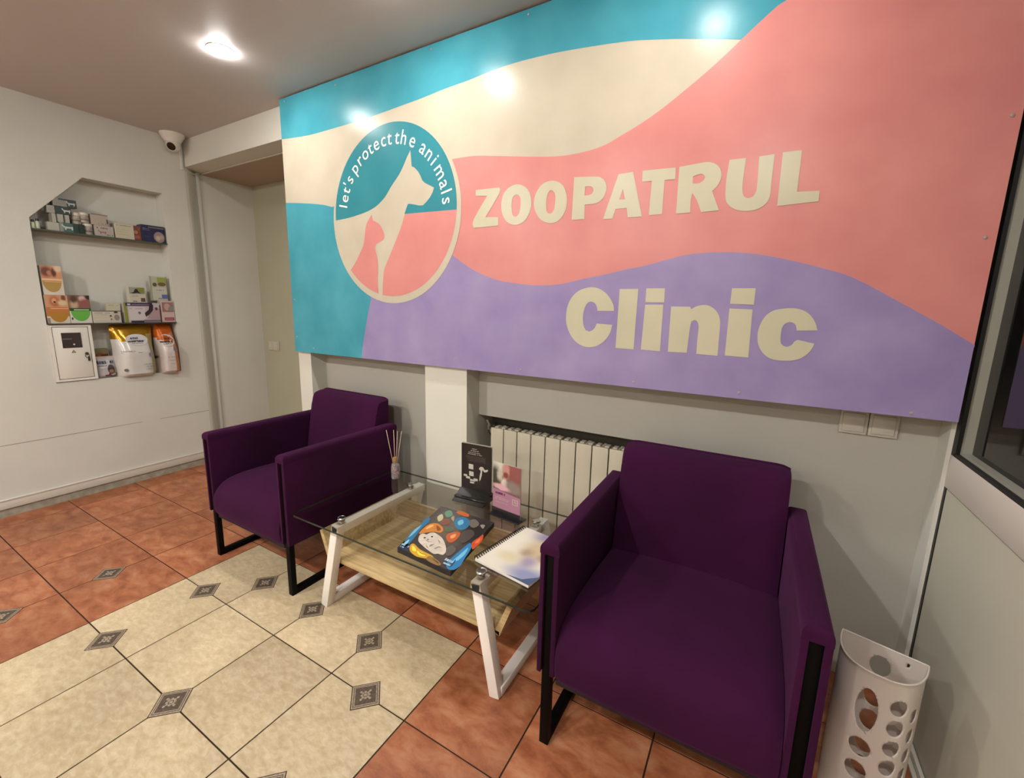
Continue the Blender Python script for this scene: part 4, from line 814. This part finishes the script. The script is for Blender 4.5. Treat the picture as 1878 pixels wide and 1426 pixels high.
box_thing('medicine_box', 'slim pale green carton, topmost at the right end of the lower shelf', 'box', .965, 1.070, ZB+.1585, ZB+.334, '#adae98', [('r', 0, 0, .10, 1, '#9a9684'), ('r', .45, .74, .95, .96, '#8f9a48'), ('e', .45, .60, .95, .76, '#6f5a3c'), ('e', .15, .58, .40, .74, '#4f523c'), ('r', .1, .05, .95, .55, '#b7b9aa'), ('s', .35, .42, .8, .46, '#6a5a54'), ('r', .62, .08, .96, .26, '#5c64a0'), ('s', .4, .08, .6, .12, '#40443c'), ('r', .97, 0, 1, 1, '#57503a')], depth=.022, xf=XF-.024)
# bottom of the niche
box_thing('treat_box', 'brown carton lying behind the white pouch beside the meter box', 'box', .606, .690, NZ0+.0003, NZ0+.200, '#6b5630', [('r', 0, .82, 1, 1, '#7d7350'), ('e', .2, .66, .8, .86, '#8a5a34'), ('r', .5, .70, .95, .8, '#6b2a1c')], depth=.03, xf=XF-.068)
def pouch(name, label, cat, y0, y1, z0, z1, front, sides, top, bulge, xb, splits, prints, tw=1.0, edge=.86, base=.35):
    """pillow bag with crimped seams"""
    nu, nv = 14, 22; g = G(); yc = (y0+y1)/2; hw = (y1-y0)/2; h = z1-z0; vs_ = []
    mats = [pm(front, .22), pm(sides, .3), pm(top, .2)]
    rn = random.Random(len(label))
    wr_ = [[rn.uniform(-1, 1) for _ in range(nu+1)] for _ in range(nv+1)]
    def P(u, v, side):
        wv = 1 - (1-tw)*max(0, v-.6)/.4
        e = (1-abs(2*u-1)**5)*min(1, (1-v)*1.7+.10)*min(1, v*6+base)
        i, j = int(round(v*nv)), int(round(u*nu))
        crinkle = .0028*wr_[i][j]*(2.0 if v > .66 else .7)*min(1, e+.1)
        x = xb + (bulge*e + crinkle if side else 0)
        return (x, (2*u-1)*hw*wv*(1+.03*math.sin(v*9)), z0 + h*v)
    for side in (1, 0):
        o = len(g.v); pv = [P(i/nu, j/nv, side) for j in range(nv+1) for i in range(nu+1)]
        fs = [(j*(nu+1)+i, j*(nu+1)+i+1, (j+1)*(nu+1)+i+1, (j+1)*(nu+1)+i) for j in range(nv) for i in range(nu)]
        for j in range(nv):
            for i in range(nu):
                u, v = (i+.5)/nu, (j+.5)/nv
                mi = 2 if v > splits + (.10*(2*u-.9)**2 - .03 if edge < .86 else 0) and not (edge < .86 and u > edge and v < splits+.12) else (0 if u < edge else 1)
                a = j*(nu+1)+i
                g.add([pv[a], pv[a+1], pv[a+nu+2], pv[a+nu+1]], [(0, 1, 2, 3)], mi, True)
    bf, bb = [P(i/nu, 0, 1) for i in range(nu+1)], [P(i/nu, 0, 0) for i in range(nu+1)]
    for i in range(nu): g.add([bf[i], bf[i+1], bb[i+1], bb[i]], [(0, 1, 2, 3)], 0)
    for k, (kind, u0, v0, u1, v1, c) in enumerate(prints):
        m_ = pm(c)
        if m_ not in mats: mats.append(m_)
        def to3(u, v, k=k):
            p0 = P(u, v, 1); wv = 1-abs(2*u-1)**5
            return (xb + bulge*wv*min(1, (1-v)*1.7+.10)*min(1, v*6+base) + .0035 + .0003*k, p0[1], p0[2])
        if kind == 's': scribble(g, to3, u0, u1, v0, v1-v0, mats.index(m_), seed=k)
        elif kind == 'e': g.poly([[((u0+u1)/2+(u1-u0)/2*math.cos(a*.314), (v0+v1)/2+(v1-v0)/2*math.sin(a*.314)) for a in range(20)]], to3, mats.index(m_))
        else: g.add([to3(u0, v0), to3(u1, v0), to3(u1, v1), to3(u0, v1)], [(0, 1, 2, 3)], mats.index(m_))
    return tag(g.build(name, mats, None, (0, yc, 0)), label, cat)
pouch('treat_pouch', 'small white pouch with a cat photo between the meter box and the gold food bag', 'pouch', .600, .712, NZ0+.0003, NZ0+.148, '#b5b0b0', '#b3aca4', '#b9a8a0', .035, -1.64, .93,
      [('r', .04, .50, .80, .86, '#8f94a4'), ('s', .08, .66, .85, .84, '#2f3850'), ('s', .10, .56, .5, .60, '#5e6478'), ('e', .50, .18, .85, .62, '#4a3c3a'), ('e', .56, .22, .78, .40, '#8a7464'), ('e', .52, .05, .95, .26, '#6d2f2a'), ('r', .36, .07, .62, .15, '#8e3a44')])
M_GOLD = mat('gold_foil', '#a87a1e', .22, .55); M_ORF = mat('orange_foil', '#c26020', .28, .3)
pouch('pet_food_bag', 'large white pet food bag with a shiny gold top at the bottom of the niche', 'bag', .704, .945, NZ0+.0003, NZ0+.362, '#c4c1bb', '#9c8f62', M_GOLD, .105, -1.645, .70,
      [('r', .30, .70, .72, .76, '#c4c0c0'), ('e', .26, .60, .80, .82, '#c4c0c0'), ('s', .38, .72, .56, .77, '#333a5c'), ('s', .30, .665, .68, .705, '#262638'), ('s', .36, .635, .66, .65, '#77717a'), ('r', .10, .46, .56, .468, '#77726c'), ('s', .1, .49, .4, .51, '#8a8580'), ('e', .72, .36, .84, .46, '#8b8a90'), ('s', .56, .22, .82, .24, '#8a8784'), ('s', .6, .17, .85, .19, '#8a8784'), ('s', .6, .12, .85, .14, '#9a9794'), ('e', .12, .10, .2, .16, '#55524e')], .97, .80, .80)
pouch('pet_food_bag', 'white pet food bag with an orange top next to the gold-topped bag', 'bag', .952, 1.086, NZ0+.0003, NZ0+.362, '#c4bab4', '#b8754c', M_ORF, .115, -1.650, .68,
      [('e', .05, .55, .80, .80, '#c2b8b2'), ('s', .32, .69, .58, .745, '#3a3a3a'), ('s', .12, .63, .66, .67, '#24201f'), ('s', .20, .60, .60, .615, '#4c4644'), ('e', .60, .44, .76, .54, '#77727c'), ('s', .3, .33, .7, .345, '#8f8884'), ('s', .3, .26, .75, .275, '#a39a96'), ('s', .3, .19, .7, .205, '#a39a96'), ('r', .88, .20, .97, .42, '#b0643c'), ('s', .82, .10, .96, .13, '#45405c')], .80, .66, .80)

# ---------------------------------------------------------------- plastic bag dispenser on the floor
bd = thing('bag_dispenser', 'white perforated plastic bag dispenser standing on the floor between the right armchair and the partition', 'dispenser', (2.661, .874, 0), math.radians(-15.8))
g = G(); W2, DP, HH = .086, .130, .455
# perimeter: flat back (y=0) then D shaped front bulging to -y
per = [(-W2 + 2*W2*i/40, 0) for i in range(41)]
arcp = []
for i in range(1, 80):
    a = math.pi*i/80; e_ = .78
    arcp.append((W2*math.copysign(abs(math.cos(a))**e_, math.cos(a)), -DP*abs(math.sin(a))**e_))
per = per + arcp
ln = [0]
for i in range(1, len(per)+1):
    p, q = per[i-1], per[i % len(per)]; ln.append(ln[-1] + math.hypot(p[0]-q[0], p[1]-q[1]))
LT = ln[-1]; NU = 150; NV = 130
def pat(s_):
    s_ = s_ % LT; k = 0
    lo, hi = 0, len(per)
    while hi-lo > 1:
        m_ = (lo+hi)//2
        if ln[m_] <= s_: lo = m_
        else: hi = m_
    p, q = per[lo], per[(lo+1) % len(per)]; t_ = (s_-ln[lo])/max(1e-9, ln[lo+1]-ln[lo]); return (p[0]+(q[0]-p[0])*t_, p[1]+(q[1]-p[1])*t_)
backL_ = 2*W2; sm_ = backL_ + (LT-backL_)/2    # s of the front centre
holes = [(sm_+.008, .345, .022, .062)]
holes += [(sm_+.008, z, .022, .026) for z in (.235, .165, .095, .04)]
holes += [(sm_-.052, z, .0185, .0225) for z in (.382, .324, .266, .208, .150, .092, .036)]
holes += [(sm_-.100, z, .014, .020) for z in (.355, .297, .239, .181, .123, .065)]
holes += [(W2, z, .022, .030) for z in (.395, .30, .225, .15, .075)] + [(W2+.052, .432, .0028, .006), (W2+.052, .427, .0045, .0045)] 
vs_ = []
du, dv = LT/NU, HH/NV
for j in range(NV+1):
    for i in range(NU):
        s_, z = i*du, j*dv
        for (hs, hz, a, b) in holes:
            ds = (s_-hs); r_ = math.hypot(ds/a, (z-hz)/b)
            if r_ > 1e-6 and abs(r_-1)*min(a, b) < .75*du:
                s_ = hs + ds/r_; z = hz + (z-hz)/r_; break
        x, y = pat(s_)
        if z > HH-.012 and y < -.001: x *= 1+.03*(z-HH+.012)/.012; y *= 1+.03*(z-HH+.012)/.012
        vs_.append((x, y, min(HH, z)))
fs = []
for j in range(NV):
    for i in range(NU):
        sc0, zc0 = (i+.5)*du, (j+.5)*dv
        if any(math.hypot((sc0-hs)/a, (zc0-hz)/b) < 1 for hs, hz, a, b in holes): continue
        fs.append((j*NU+i, j*NU+(i+1) % NU, (j+1)*NU+(i+1) % NU, (j+1)*NU+i))
g.add(vs_, fs, 0, True)
M_BIN = mat('translucent_white_plastic', '#cfc6bd', .45)
_b = M_BIN.node_tree.nodes['Principled BSDF']; _b.inputs['Subsurface Weight'].default_value = .25; _b.inputs['Subsurface Radius'].default_value = (.01, .01, .01)
body = g.build('body', M_BIN, bd)
sd = body.modifiers.new('solid', 'SOLIDIFY'); sd.thickness = .0022; sd.offset = 0
g = G(); pr_ = [pat(i*LT/120) for i in range(120)]
g.tube([(x*1.02, y*1.03, HH-.001) for x, y in pr_], .0022, 6, closed=True); g.build('rim', M_BIN, bd)
